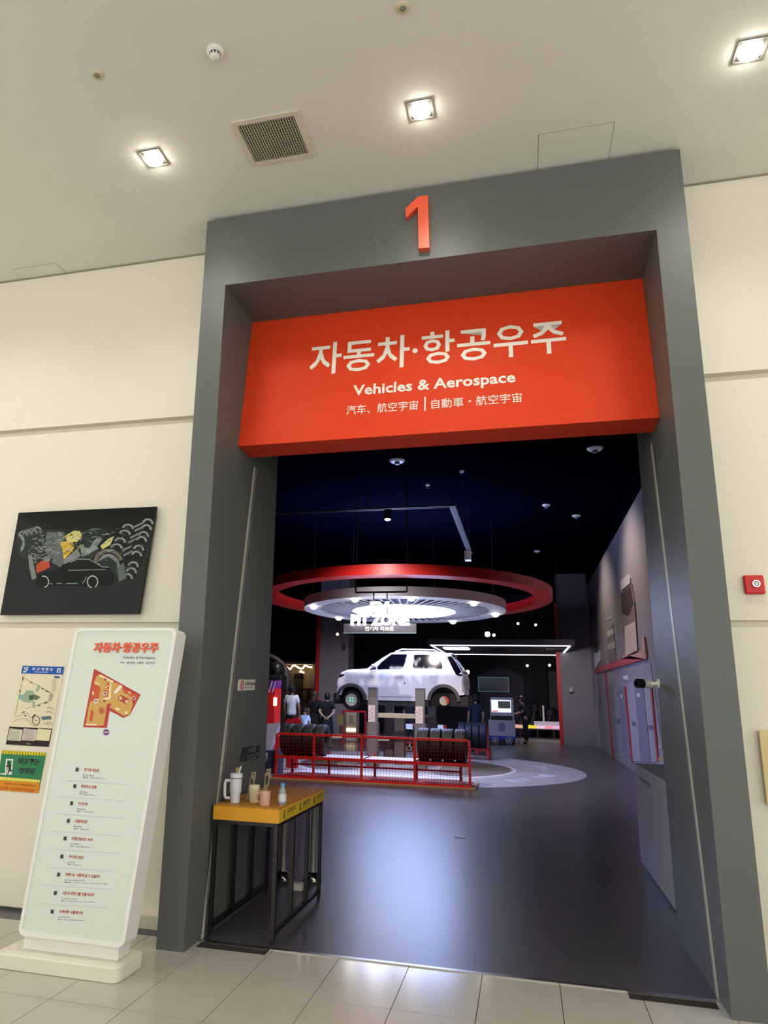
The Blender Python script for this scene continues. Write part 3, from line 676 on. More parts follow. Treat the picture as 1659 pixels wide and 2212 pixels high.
# tumbler
b = on_table(503, 1735); x, y, z = b.x, b.y + .04, TZ1
t = thing('tumbler', 'tall white tumbler with side handle, lid and straw on the yellow table', 'tumbler', (x, y, z))
tw = M('tumbler_white', '#DADDE2', .3, var=.02)
MB().lathe([(0, 0), (.033, 0), (.034, .01), (.036, .06), (.042, .075), (.044, .165), (0, .165)], (x, y, z), 28).build('body', tw, t, True)
MB().lathe([(.040, .165), (.044, .165), (.044, .17), (.040, .17)], (x, y, z), 28, closed=True).build('ring', black, t, True)
MB().lathe([(0, .17), (.046, .17), (.047, .178), (.046, .198), (.038, .202), (0, .202)], (x, y, z), 28).build('lid', tw, t, True)
MB().tube([(x + .02, y, z + .20), (x + .034, y, z + .25)], .006).build('straw', tw, t, True)
MB().tube([(x - .040, y - .012, z + .15), (x - .07, y - .02, z + .15), (x - .076, y - .022, z + .13), (x - .074, y - .022, z + .05), (x - .066, y - .02, z + .03), (x - .036, y - .01, z + .03)], .011).build('handle', tw, t, True)
MB().prism([(x - .012, y + .02, z + .203), (x + .012, y + .02, z + .203), (x + .016, y + .02, z + .235), (x - .002, y + .02, z + .242), (x - .016, y + .02, z + .225)], (0, .006, 0)).build('lid_flap', M('kraft', '#B89A62', .7), t)
# cream cup
b = on_table(545, 1734); x, y, z = b.x, b.y + .03, TZ1
t = thing('cream_cup', 'cream coloured lidded cup between the white tumbler and pink mug', 'cup', (x, y, z))
cm = M('cup_cream', '#D6CBA4', .4, var=.03)
MB().lathe([(0, 0), (.030, 0), (.032, .01), (.040, .095), (0, .095)], (x, y, z), 28).build('cup', cm, t, True)
MB().lathe([(0, .095), (.041, .095), (.042, .105), (.038, .12), (0, .124)], (x, y, z), 28).build('lid', cm, t, True)
# pink mug
b = on_table(568, 1741); x, y, z = b.x, b.y + .035, TZ1
t = thing('pink_mug', 'pale pink mug with a thin handle at the front edge of the table', 'mug', (x, y, z))
pk = M('mug_pink', '#D9A894', .4, var=.03)
MB().lathe([(0, 0), (.034, 0), (.036, .008), (.040, .098), (.036, .098), (.033, .012), (0, .012)], (x, y, z), 28).build('cup', pk, t, True)
MB().lathe([(0, .086), (.034, .086), (.034, .092), (0, .092)], (x, y, z), 24).build('drink', M('coffee', '#3A241C', .2), t, True)
MB().tube([(x - .036, y - .012, z + .08), (x - .058, y - .02, z + .078), (x - .064, y - .022, z + .06), (x - .060, y - .02, z + .03), (x - .034, y - .012, z + .022)], .005).build('handle', pk, t, True)
MB().tube([(x + .012, y + .01, z + .02), (x + .02, y + .012, z + .13)], .003).build('stirrer', M('stirrer_brown', '#4A3222', .6), t, True)
# water bottle
b = on_table(607, 1738); x, y, z = b.x, b.y + .025, TZ1
t = thing('water_bottle', 'small clear plastic water bottle with a blue cap on the table', 'bottle', (x, y, z))
bm_ = M('bottle_pet', '#C8D4DE', .12, var=.02, trans=.55)
MB().lathe([(0, 0), (.026, 0), (.029, .008), (.029, .08), (.026, .095), (.014, .115), (.012, .122), (0, .122)], (x, y, z), 24).build('bottle_body', bm_, t, True)
MB().lathe([(.0296, .018), (.0296, .07)], (x, y, z), 24).build('label_band', M('bottle_label', '#D5D8DC', .5), t, True)
MB().lathe([(0, .120), (.0145, .120), (.0145, .143), (0, .144)], (x, y, z), 20).build('cap', M('cap_blue', '#4FA6DE', .4), t, True)
# cardboard strips stuck upright
for k, (u0, v0, u1, v1, dy, lab) in enumerate(((537, 1714, 546, 1667, .12, 'kraft cardboard strip standing behind the cream cup'), (571, 1720, 578, 1660, .12, 'kraft cardboard strip standing behind the pink mug'))):
    yk = on_table(u0, 1735).y + dy
    a = at_y(u0, v0, yk); b = at_y(u1, v1, yk)
    t = thing('card_strip', lab, 'cardboard strip', (a.x, yk, TZ1), 'kraft strips on the drinks table')
    kf = M('kraft_strip', '#9C8664', .8, var=.06)
    sh = b.x - a.x
    MB().prism([(a.x - .02, yk, TZ1), (a.x + .022, yk, TZ1), (a.x + sh + .024, yk + .012, b.z), (a.x + sh - .014, yk + .012, b.z - .006)], (0, .003, 0)).build('strip', kf, t)
    MB().prism([(a.x + sh - .008, yk + .006, b.z - .02), (a.x + sh + .016, yk + .006, b.z - .015), (a.x + sh + .016, yk + .006, b.z - .021), (a.x + sh - .008, yk + .006, b.z - .026)], (0, .002, 0)).build('print', inkd, t)
    MB().prism([(a.x + sh * .6 - .006, yk + .002, b.z - .11), (a.x + sh * .6 + .010, yk + .002, b.z - .11), (a.x + sh * .6 + .014, yk + .002, b.z - .06), (a.x + sh * .6 + .004, yk + .002, b.z - .045), (a.x + sh * .6 - .004, yk + .002, b.z - .06)], (0, .002, 0)).build('print', inkd, t)

# things stored behind the table: two chrome footed posts, a cable and its socket
for k, (u, v, lab) in enumerate(((606, 1908, 'chrome footed silver post behind the front legs of the drinks table'), (672, 1910, 'chrome footed silver post behind the rear leg of the drinks table'))):
    b = at_z(u, v, 0); b.y += .12; b.x -= .02
    t = thing('barrier_post', lab, 'post', (b.x, b.y, 0), 'silver posts behind the table')
    MB().lathe([(0, 0), (.085, 0), (.09, .01), (.075, .04), (.04, .065), (.03, .075), (0, .075)], b, 28).build('foot', chrome, t, True)
    MB().lathe([(.028, .07), (.028, .62), (.034, .63), (.034, .66), (0, .67)], b, 24).build('tube', M('silver_tube', '#A7A49C', .35, metal=.6), t, True)
b = at_z(640, 1925, 0)
t = thing('power_socket', 'small white power socket box on the floor behind the table', 'socket', (b.x, b.y, 0))
MB().box(b.x - .05, b.x + .05, b.y, b.y + .08, 0, .055).build('box', offwhite, t, bevel=.006)
c1 = at_y(652, 1775, b.y + .05)
MB().tube([(b.x, b.y + .04, .055), (b.x - .02, b.y + .05, .2), (b.x + .0, b.y + .06, .4), (b.x + .03, b.y + .06, .6), (b.x + .035, b.y + .05, .735)], .005, 6).build('cable', M('cable_grey', '#6A5A52', .6), t, True)
b = at_z(995, 1807, 0)
t = thing('floor_outlet', 'small metal outlet plate let into the grey hall floor', 'floor outlet', (b.x, b.y, 0))
MB().box(b.x - .07, b.x + .07, b.y - .1, b.y + .1, 0, .004).build('plate', M('outlet_dark', '#3B3432', .4, metal=.5), t)
for dx in (-.03, .03): MB().box(b.x + dx - .018, b.x + dx + .018, b.y - .06, b.y + .06, .004, .006).build('flap', M('outlet_brass', '#8A7058', .4, metal=.4), t)

# ================================================================== RIGHT SIDE OF THE HALL
lb = thing('low_partition', 'low lilac-white partition box just inside the right reveal', 'partition', (3.55, 2.7, 0))
lilac = M('lilac_white', '#B9B6C0', .5, var=.03)
MB().box(3.335, 3.80, 1.445, 3.86, .0, 1.0).build('box', lilac, lb, bevel=.004)
MB().box(3.325, 3.335, 1.445, 3.86, 0, .03).build('skirting', M('skirt_dark', '#3A3A40', .5), lb)
pz = [at_x(u, v, 3.334) for u, v in ((1380, 1677), (1403, 1691), (1404, 1699), (1384, 1686))]
MB().prism(pz, (-.003, 0, 0)).build('sticker', M('sticker_grey', '#77767C', .6), lb)

qm = crop(1260, 1200, 399 / 1659)
def mural(pts, nm, h, rough=.6, th_=.02, emit=0, parent=hw):
    P = [at_x(*qm(x, y), XW) for x, y in pts]
    return MB().prism([(XW, p.y, p.z) for p in P], (-th_, 0, 0)).build(nm, M('mural_' + h[1:], h, rough, var=.06, scale=2), parent)
mural([(105, 1065), (600, 915), (760, 2010), (690, 1990), (130, 1700)], 'mural_base_panel', '#85818C', th_=.01)
mural([(110, 1062), (582, 930), (570, 850), (120, 1020)], 'beam', '#B0424A', th_=.05)
mural([(380, 890), (582, 930), (575, 850), (370, 925)], 'beam_face', '#B5857A', th_=.06)
mural([(548, 735), (565, 730), (590, 930), (572, 935)], 'post', '#B98C76', th_=.05)
mural([(340, 835), (354, 833), (362, 920), (348, 925)], 'post', '#8A7A78', th_=.05)
mural([(340, 235), (415, 165), (430, 205), (432, 245), (350, 315)], 'device_top', '#A9A5AD', th_=.03)
mural([(345, 340), (445, 255), (470, 420), (500, 850), (385, 905), (345, 520)], 'device_body', '#6F6460', th_=.03)
mural([(350, 345), (438, 270), (462, 430), (420, 545), (360, 520)], 'device_screen', '#3A3232', th_=.035)
mural([(385, 640), (480, 590), (500, 850), (390, 905)], 'device_panel', '#B8A296', th_=.035)
mural([(215, 690), (272, 612), (300, 950), (232, 965)], 'machine_print', '#6E6260', th_=.02)
mural([(218, 680), (275, 650), (282, 700), (222, 740)], 'machine_stripe', '#A49A9A', th_=.024); mural([(218, 800), (290, 770), (296, 830), (225, 850)], 'machine_stripe', '#9A908E', th_=.024)
mural([(215, 580), (250, 548), (254, 560), (220, 585)], 'machine_mark', '#B8B0AE', th_=.02)
mural([(102, 880), (150, 845), (155, 940), (130, 990), (110, 1010)], 'figure_print', '#D8D2D8', th_=.02); mural([(105, 780), (135, 770), (145, 860), (105, 880)], 'figure_head', '#3E363C', th_=.02)
for pts in ([(200, 1050), (210, 1046), (285, 1850), (272, 1845)], [(375, 1180), (388, 1176), (456, 1860), (442, 1850)], [(610, 1150), (626, 1146), (690, 1860), (676, 1850)]): mural(pts, 'red_stripe', '#9E2430', th_=.03)
for pts, h in (([(215, 1170), (268, 1160), (322, 1775), (280, 1760)], '#75707A'), ([(320, 1200), (380, 1180), (440, 1840), (370, 1790)], '#726E80'), ([(465, 1140), (540, 1118), (615, 1860), (530, 1850)], '#6F6C82'), ([(395, 1150), (465, 1128), (525, 1850), (455, 1850)], '#8D8A98'), ([(555, 1150), (605, 1150), (680, 1850), (620, 1860)], '#8E8C98')):
    mural(pts, 'door_panel', h, th_=.022)
for pts in ([(305, 1470), (335, 1465), (342, 1505), (312, 1505)], [(445, 1495), (480, 1490), (488, 1535), (455, 1530)], [(592, 1525), (640, 1525), (645, 1570), (600, 1565)]): mural(pts, 'emblem', '#5A5868', th_=.026)
for pts in ([(365, 1085), (400, 1075), (405, 1115), (370, 1115)], [(495, 1240), (515, 1238), (518, 1270), (498, 1270)], [(345, 1250), (358, 1248), (360, 1275), (348, 1278)], [(690, 1715), (715, 1712), (715, 1728), (694, 1728)]): mural(pts, 'sticker', '#C4CAD2', th_=.027)
mural([(690, 1810), (740, 1780), (742, 1960), (690, 1950)], 'vehicle_print', '#8C94A8', th_=.027); mural([(690, 1820), (738, 1790), (740, 1830), (692, 1855)], 'vehicle_stripe', '#A08C50', th_=.03)
# unseen wash lamps for the floodlit mural; the farther one added to brighten it
lamp('mural_wash', 'SPOT', (2.6, 12.5, 6.0), 430, (1, .84, .72), rot=(0, D(-40), 0), spot_size=1.9, spot_blend=.9, shadow_soft_size=.1)
lamp('mural_wash', 'SPOT', (2.6, 18.0, 6.0), 330, (1, .84, .72), rot=(0, D(-40), 0), spot_size=1.9, spot_blend=.9, shadow_soft_size=.1)

# ================================================================== EV PIT ZONE
CX, CY = -.63, 13.35
RZ = 3.70
# floor graphic
lilf = M('circle_lilac', '#A8A0A2', .42, var=.06, scale=3)
fg = thing('floor_graphic', 'round lilac floor graphic under the lifted car', 'floor graphic', (CX, CY, 0))
def disc(r0, r1, z, nm, mt, a0=0, a1=2 * PI, seg=96, par=fg, cx=CX, cy=CY):
    return MB().lathe([(r0, z), (r1, z)], (cx, cy, 0), seg, 'z', a0, a1).build(nm, mt, par)
disc(0, 4.15, .0015, 'disc', lilf)
disc(2.55, 2.62, .0025, 'white_line', M('line_white', '#D8D6E0', .5)); disc(1.6, 2.5, .0023, 'brown_band', M('band_brown', '#6E6462', .5), D(-60), D(60), 48)
disc(1.6, 2.5, .0023, 'brown_band', M('band_brown'), D(120), D(240), 48)
disc(3.0, 3.03, .0025, 'dark_line', M('line_dark', '#56525C', .5), D(-75), D(-20), 30)
# curved lettering along the rim
for k, ch in enumerate('EV PIT ZONE'):
    if ch == ' ': continue
    a = D(-42 + k * 6.2); r = 3.55
    ux = Vector((-math.sin(a), math.cos(a), 0)); uz = Vector((-math.cos(a), -math.sin(a), 0))
    o = Vector((CX + r * math.cos(a), CY + r * math.sin(a), .003))
    text('letter', ch, o, ux, uz, .26, .34, M('line_white'), fg, .02, .0008, 1)
wl_ = M('white_panel', '#C9C7D4', .5, var=.02)
tag(MB().box(-2.45, .95, 10.55, 11.2, .002, .03).build('floor_plate', wl_), 'long white plate on the floor behind the red tyre cage', 'floor plate')

# red ceiling ring
def ring_mb(r0, r1, z0, z1, seg=120): return MB().lathe([(r0, z0), (r1, z0), (r1, z1), (r0, z1)], (CX, CY, 0), seg, closed=True)
tag(ring_mb(3.24, 3.62, 3.96, 4.18).rot(D(-1.5), (CX, CY, 4.05), 'X').build('red_ceiling_ring', redp, None, True), 'large red ring hung under the black hall ceiling', 'ceiling ring')
# white light canopy
lc = thing('light_canopy', 'round white ceiling canopy with glowing disc and radial fins over the car', 'ceiling light', (CX, CY, RZ))
ring_mb(2.12, 2.52, RZ, RZ + .22).build('rim', M('canopy_white', '#D9D6CF', .5, var=.02), lc, True)
MB().lathe([(1.25, RZ + .03), (2.13, RZ + .03)], (CX, CY, 0), 96).build('top_panel', M('canopy_shade', '#1E202C', .7), lc)
fin = None
for k in range(60):
    a = 2 * PI * k / 60
    mb = MB().box(1.31, 2.13, -.026, .026, .0, .010).rot(a).move((CX, CY, RZ))
    mb.build('fin', M('canopy_white'), lc)
MB().lathe([(0, RZ - .01), (1.29, RZ - .01)], (CX, CY, 0), 72).build('glowing_disc', glowblue, lc, True)
MB().lathe([(1.29, RZ - .012), (1.31, RZ - .012), (1.31, RZ + .12)], (CX, CY, 0), 72).build('disc_frame', M('canopy_white'), lc, True)
for k in range(6):
    a = 2 * PI * k / 6 + .3; MB().cyl((CX + 2.3 * math.cos(a), CY + 2.3 * math.sin(a), RZ + .2), (CX + 2.3 * math.cos(a), CY + 2.3 * math.sin(a), 6.3), .005, 6).build('hanger', black, lc)
for u, v in ((677, 1314), (732, 1293), (739.5, 1334), (896, 1288), (1045.6, 1305), (1074.7, 1328), (992, 1343)):
    q = at_z(u, v, RZ - .03); d = Vector((q.x - CX, q.y - CY, 0)); d = d.normalized() * 2.32
    MB().ell((CX + d.x, CY + d.y, RZ - .02), .085, .085, .06, 16, 8).build('bulb', M('bulb_glow', '#FFFFFF', .5, emit=16, ecol='#FFF4E6', var=0), lc, True)
lc.rotation_euler = (D(-1.2), 0, 0)
# hanging sign
ps_ = thing('hanging_sign', 'hanging glowing sign reading EV PIT ZONE with dark name board below', 'sign', (-.72, 10.6, 2.93))
YS = 10.6
bk = M('hanger_black', '#17151C', .5)
h0, h1 = at_y(768, 1280, YS), at_y(879, 1277, YS); hz = at_y(820, 1279, YS).z
MB().box(h0.x - .015, h0.x + .015, YS, YS + .03, hz, 6.3).build('hanger_rod', bk, ps_); MB().box(h1.x - .015, h1.x + .015, YS, YS + .03, hz, 6.3).build('hanger_rod', bk, ps_)
MB().box(h0.x, h1.x, YS, YS + .03, hz - .02, hz + .02).build('cross_bar', bk, ps_)
for u in (807, 836): q = at_y(u, 1290, YS); MB().box(q.x - .012, q.x + .012, YS, YS + .025, 3.05, hz).build('drop_rod', bk, ps_)
a, b = at_y(759, 1352, YS), at_y(885, 1327, YS)
text('glowing_letters', 'PIT ZONE', (a.x, YS - .02, a.z), UX, UZ, b.x - a.x, b.z - a.z, glowlet, ps_, .045, .06)
a2, b2 = at_y(801, 1323, YS), at_y(842, 1300, YS)
text('glowing_letters', 'EV', (a2.x, YS - .02, a2.z), UX, UZ, b2.x - a2.x, b2.z - a2.z, glowlet, ps_, .045, .06)
c0, c1 = at_y(742, 1367, YS), at_y(899, 1349, YS)
nbo = MB().box(c0.x, c1.x, YS + .0, YS + .05, c0.z, c1.z + .02).build('name_board', M('board_grey', '#4A4650', .5), ps_)
MB().box(c0.x, c1.x, YS - .01, YS, c0.z - .012, c0.z + .004).build('board_edge', M('edge_teal', '#7D98A0', .4), nbo)
k0, k1 = at_y(788, 1363, YS), at_y(851, 1353.5, YS)
text('korean_lettering', '전기차 피트존', (k0.x, YS - .001, k0.z), UX, UZ, k1.x - k0.x, k1.z - k0.z, inkw, nbo, .03, .006, 1)

# ------------------------------------------------------------------ tyre cage
FY, FB = 9.36, 10.2
cg = thing('tyre_cage', 'long low red metal cage with wire mesh in front of the car lift', 'cage', (-.65, 9.75, 0))
MB().box(-2.62, 1.32, 9.22, 10.28, 0, .03).build('plinth', M('tan_plinth', '#B08258', .5, var=.08), cg)
fx = [-2.53, -1.765, -.815, .203, 1.215]; bx_ = [-2.45, -1.67, -.72, .12, .98]
ZT_ = .85; zm = .42; pw = .022
for x in fx: MB().box(x - pw, x + pw, FY - pw, FY + pw, .03, ZT_).build('post', redp, cg)
for x in bx_: MB().box(x - pw, x + pw, FB - pw, FB + pw, .03, ZT_ - .35 if x in bx_[1:4] else ZT_ - .35).build('post', redd, cg)
for z, h in ((ZT_ - .02, .045), (zm - .03, .055), (.03, .04)):
    for x0, x1 in zip(fx, fx[1:]): MB().box(x0 + pw, x1 - pw, FY - pw, FY + pw, z, z + h).build('rail', redp, cg)
for x0, x1 in zip(bx_, bx_[1:]):
    MB().box(x0 + pw, x1 - pw, FB - .015, FB + .015, .2, .235).build('rail', redd, cg); MB().box(x0 + pw, x1 - pw, FB - .015, FB + .015, zm - .03, zm).build('rail', redd, cg)
MB().box(fx[0], fx[4], FY + pw, FB, .03, .045).build('floor_tray', redp, cg)
for k, (x0, x1) in enumerate(zip(fx, fx[1:])):
    MB().box(x0 + .03, x1 - .03, FY + .03, FB - .03, zm, zm + .015).build('shelf', wl_ if k in (1, 2) else redd, cg)
for x, xb in ((fx[0], bx_[0]), (fx[4], bx_[4])):
    for z in (.04, zm - .02): MB().tube([(x, FY + pw, z), (xb, FB - pw, z)], .018, 6).build('side_rail', redp, cg)
wire = M('wire_red', '#8E1A20', .5)
def mesh_panel(x0, x1, y, z0, z1, sp_):
    mb = MB(); r = .0022
    n = int((x1 - x0) / sp_)
    for i in range(1, n): xx = x0 + (x1 - x0) * i / n; mb.box(xx - r, xx + r, y - r, y + r, z0, z1)
    n = int((z1 - z0) / sp_)
    for i in range(1, n): zz = z0 + (z1 - z0) * i / n; mb.box(x0, x1, y - r, y + r, zz - r, zz + r)
    return stuff(mb.build('wire_mesh', wire, cg))
for x0, x1 in zip(fx, fx[1:]):
    mesh_panel(x0 + pw, x1 - pw, FY, .07, zm - .03, .055); mesh_panel(x0 + pw, x1 - pw, FY, zm + .025, ZT_ - .02, .055)
MB().box(-1.40, -1.20, FY - .03, FY - .024, ZT_ - .035, ZT_ - .01).build('tag_plate', white, cg); MB().box(-.5, -.28, FY - .03, FY - .024, ZT_ - .055, ZT_ - .03).build('tag_plate', white, cg)
# tyres lying side by side on the shelves
def tyre_mb(x, y, z, R=.30, w=.225):
    h = w / 2
    prof = [(R * .58, -h * .8), (R * .75, -h), (R * .9, -h * .98), (R * .985, -h * .8), (R, -h * .55), (R, -h * .5), (R * .975, -h * .48), (R * .975, -h * .40), (R, -h * .38), (R, -h * .05), (R * .975, -h * .03), (R * .975, h * .03), (R, h * .05), (R, h * .38), (R * .975, h * .40), (R * .975, h * .48), (R, h * .5), (R, h * .55), (R * .985, h * .8), (R * .9, h * .98), (R * .75, h), (R * .58, h * .8)]
    return MB().lathe(prof, (x, y, z), 36, 'x', closed=True)
pos = ['leftmost', 'second from left', 'third from left', 'rightmost']
for base, nm in ((-2.42, 'left'), (.33, 'right')):
    for k in range(4):
        x = base + k * .232
        tag(tyre_mb(x, 9.78, zm + .016 + .30).build('tyre', rubber, None, True), 'black tyre, %s of four on the %s end of the red cage' % (pos[k], nm), 'tyre', 'tyres on the red cage')
# low red guard behind with more tyres
for k in range(4):
    q = at_y(990 + k * 9, 1570, 16.0)
    tag(tyre_mb(.55 + k * .19, 16.0, .62, .34, .185).move((0, 0, 0)).build('tyre', M('tyre_blue', '#18212E', .6, var=.1), None, True), 'dark tyre, %s of four on the rack behind the car' % pos[k], 'tyre', 'tyres on the rear rack')
rk = thing('tyre_rack', 'low red metal rack carrying tyres behind the car', 'rack', (.85, 16, 0))
for x in (.42, 1.28):
    for y in (15.8, 16.2): MB().box(x - .02, x + .02, y - .02, y + .02, 0, .3).build('leg', redd, rk)
for y in (15.8, 16.2): MB().box(.42, 1.28, y - .02, y + .02, .26, .30).build('rail', redd, rk)
rg = thing('red_guard', 'red rounded guard panel with a white notice beside the service robot', 'guard panel', (.98, 17.9, 0))
g0, g1 = at_y(1031, 1628, 17.9), at_y(1053, 1628, 17.9)
gt = at_y(1040, 1564, 17.9).z
MB().box(g0.x - .03, g0.x + .03, 17.88, 17.94, 0, gt - .12).build('post', redp, rg); MB().box(g1.x - .03, g1.x + .03, 17.88, 17.94, 0, gt - .12).build('post', redp, rg)
MB().tube([(g0.x, 17.91, gt - .14), (g0.x + .02, 17.91, gt - .04), (g0.x + .1, 17.91, gt), (g1.x - .02, 17.91, gt), (g1.x, 17.91, gt - .12)], .03).build('top_rail', redp, rg, True)
MB().box(g0.x + .03, g1.x - .03, 17.90, 17.915, .06, gt - .05).build('panel', M('red_mesh', '#7A2A30', .6), rg); MB().box(g0.x + .07, g1.x - .1, 17.875, 17.9, gt - .62, gt - .12).build('notice', offwhite, rg)

# ------------------------------------------------------------------ lift
lf = thing('car_lift', 'grey four post car lift under the white car', 'car lift', (-.67, 13.6, 0))
pg_ = M('post_grey', '#726E70', .45, var=.03)
for (x0, x1) in ((-1.32, -1.11), (-.21, .005)):
    for y0 in (12.35, 14.55):
        pst = MB().box(x0, x1, y0, y0 + .18, .0, 1.81).build('post', pg_, lf, bevel=.006)
        if y0 < 13: pst0 = pst
        MB().box(x0 - .03, x1 + .03, y0 + .02, y0 + .20, .0, 1.02).build('post_sleeve', M('sleeve_grey', '#5F5A58', .5), lf)
    MB().box(x0 + .01, x1 - .04, 12.338, 12.35, 1.02, 1.40).build('notice', M('notice_white', '#D5C9C9', .5), pst0)
    for k in range(6): MB().box(x0 + .03 + (k % 2) * .06, x0 + .06 + (k % 2) * .06, 12.336, 12.338, 1.08 + k * .045, 1.10 + k * .045).build('notice_mark', inkr if k > 3 else inkg, pst0)
    MB().box(x0 + .05, x1 - .05, 12.5, 14.6, 1.12, 1.2).build('arm', M('arm_cream', '#B3A78E', .5), lf)
MB().box(-1.2, -.1, 12.55, 12.75, 1.12, 1.22).build('cross_beam', M('arm_cream'), lf); MB().box(-.85, -.62, 13.3, 13.6, .0, 1.15).build('centre_column', M('sleeve_grey'), lf)
MB().box(-1.6, .3, 12.3, 14.8, 0, .02).build('base_plate', wl_, lf)

# ------------------------------------------------------------------ car
YCN = 12.85; HWD = .76; YCC = YCN + HWD
qc = crop(700, 1380, 340 / 1659)
def cp(cx, cy): q = at_y(*qc(cx, cy), YCN); return (q.x, q.z)
car = thing('compact_car', 'white compact SUV raised on the lift with its rear wheel removed', 'car', (-.65, YCC, 1.25))
top = [cp(*p) for p in ((70, 520), (80, 440), (108, 392), (150, 352), (220, 327), (290, 318), (440, 312), (520, 255), (600, 198), (690, 144), (760, 130), (900, 124), (1100, 126), (1250, 137), (1330, 160), (1385, 225), (1440, 300), (1485, 370), (1503, 440), (1510, 520))]
def interp(L, x):
    if x <= L[0][0]: return L[0][1]
    for (a, za), (b, zb) in zip(L, L[1:]):
        if x <= b: return za + (zb - za) * (x - a) / max(1e-9, b - a)
    return L[-1][1]
bot = [cp(*p) for p in ((70, 575), (130, 590), (450, 645), (970, 655), (1420, 600), (1510, 590))]
(xf, zf), (xr_, zr_) = cp(285, 640), cp(1262, 655)
px1 = (cp(1385, 640)[0] - cp(285, 640)[0]) / 1100.0
rA = 152 * px1
xmin, xmax = top[0][0], top[-1][0]
zbelt = cp(700, 330)[1]; zroof = cp(900, 124)[1]
def yh(x, z):
    b = HWD
    if z > zbelt: b = HWD - .03 - (z - zbelt) * .19
    else: b = HWD - .03 * max(0, 1 - abs(z - (zbelt - .22)) / .25) * 0 - .03 * ((z - zbelt) / .5) ** 2 * 0
    if z > zbelt - .05 and z <= zbelt: b = HWD - .03 * (z - zbelt + .05) / .05
    return b
def endround(x, y):
    t = min(1, abs(y - YCC) / HWD) ** 3.2
    s0 = max(0, 1 - (x - xmin) / .55); s1 = max(0, 1 - (xmax - x) / .4)
    return x + .16 * t * s0 ** 1.5 - .07 * t * s1 ** 1.5
def bottom(x):
    z = interp(bot, x)
    for xc, zc in ((xf, zf), (xr_, zr_)):
        if abs(x - xc) < rA: z = max(z, zc + math.sqrt(rA * rA - (x - xc) ** 2))
    return z
NX = 150; NR = 12
xs = [xmin + (xmax - xmin) * i / NX for i in range(NX + 1)]
cb = MB(); vs = []; fs = []
LAT = (-1, -.95, -.85, -.5, 0, .5, .85, .95, 1)
ncol = 2 * NR + len(LAT)
for x in xs:
    zt = interp(top, x) ; zb = min(bottom(x), zt - .04); ze = zt - .035
    colv = []
    for r in range(NR): z = zb + (ze - zb) * r / NR; colv.append((x, YCC - yh(x, z), z))
    ye = yh(x, ze)
    for t in LAT: colv.append((x, YCC + ye * t, zt - (.035 if abs(t) == 1 else .012 if abs(t) == .95 else .0)))
    for r in range(NR - 1, -1, -1): z = zb + (ze - zb) * r / NR; colv.append((x, YCC + yh(x, z), z))
    vs += [(endround(a, b), b, c_) for a, b, c_ in colv]
for i in range(NX):
    for k in range(ncol - 1): fs.append((i * ncol + k, (i + 1) * ncol + k, (i + 1) * ncol + k + 1, i * ncol + k + 1))
fs.append(tuple(range(ncol))); fs.append(tuple(range(NX * ncol + ncol - 1, NX * ncol - 1, -1)))
cb.add(vs, fs).build('body', cartwhite, car, True)
plast = M('car_cladding', '#2C292C', .6, var=.08)
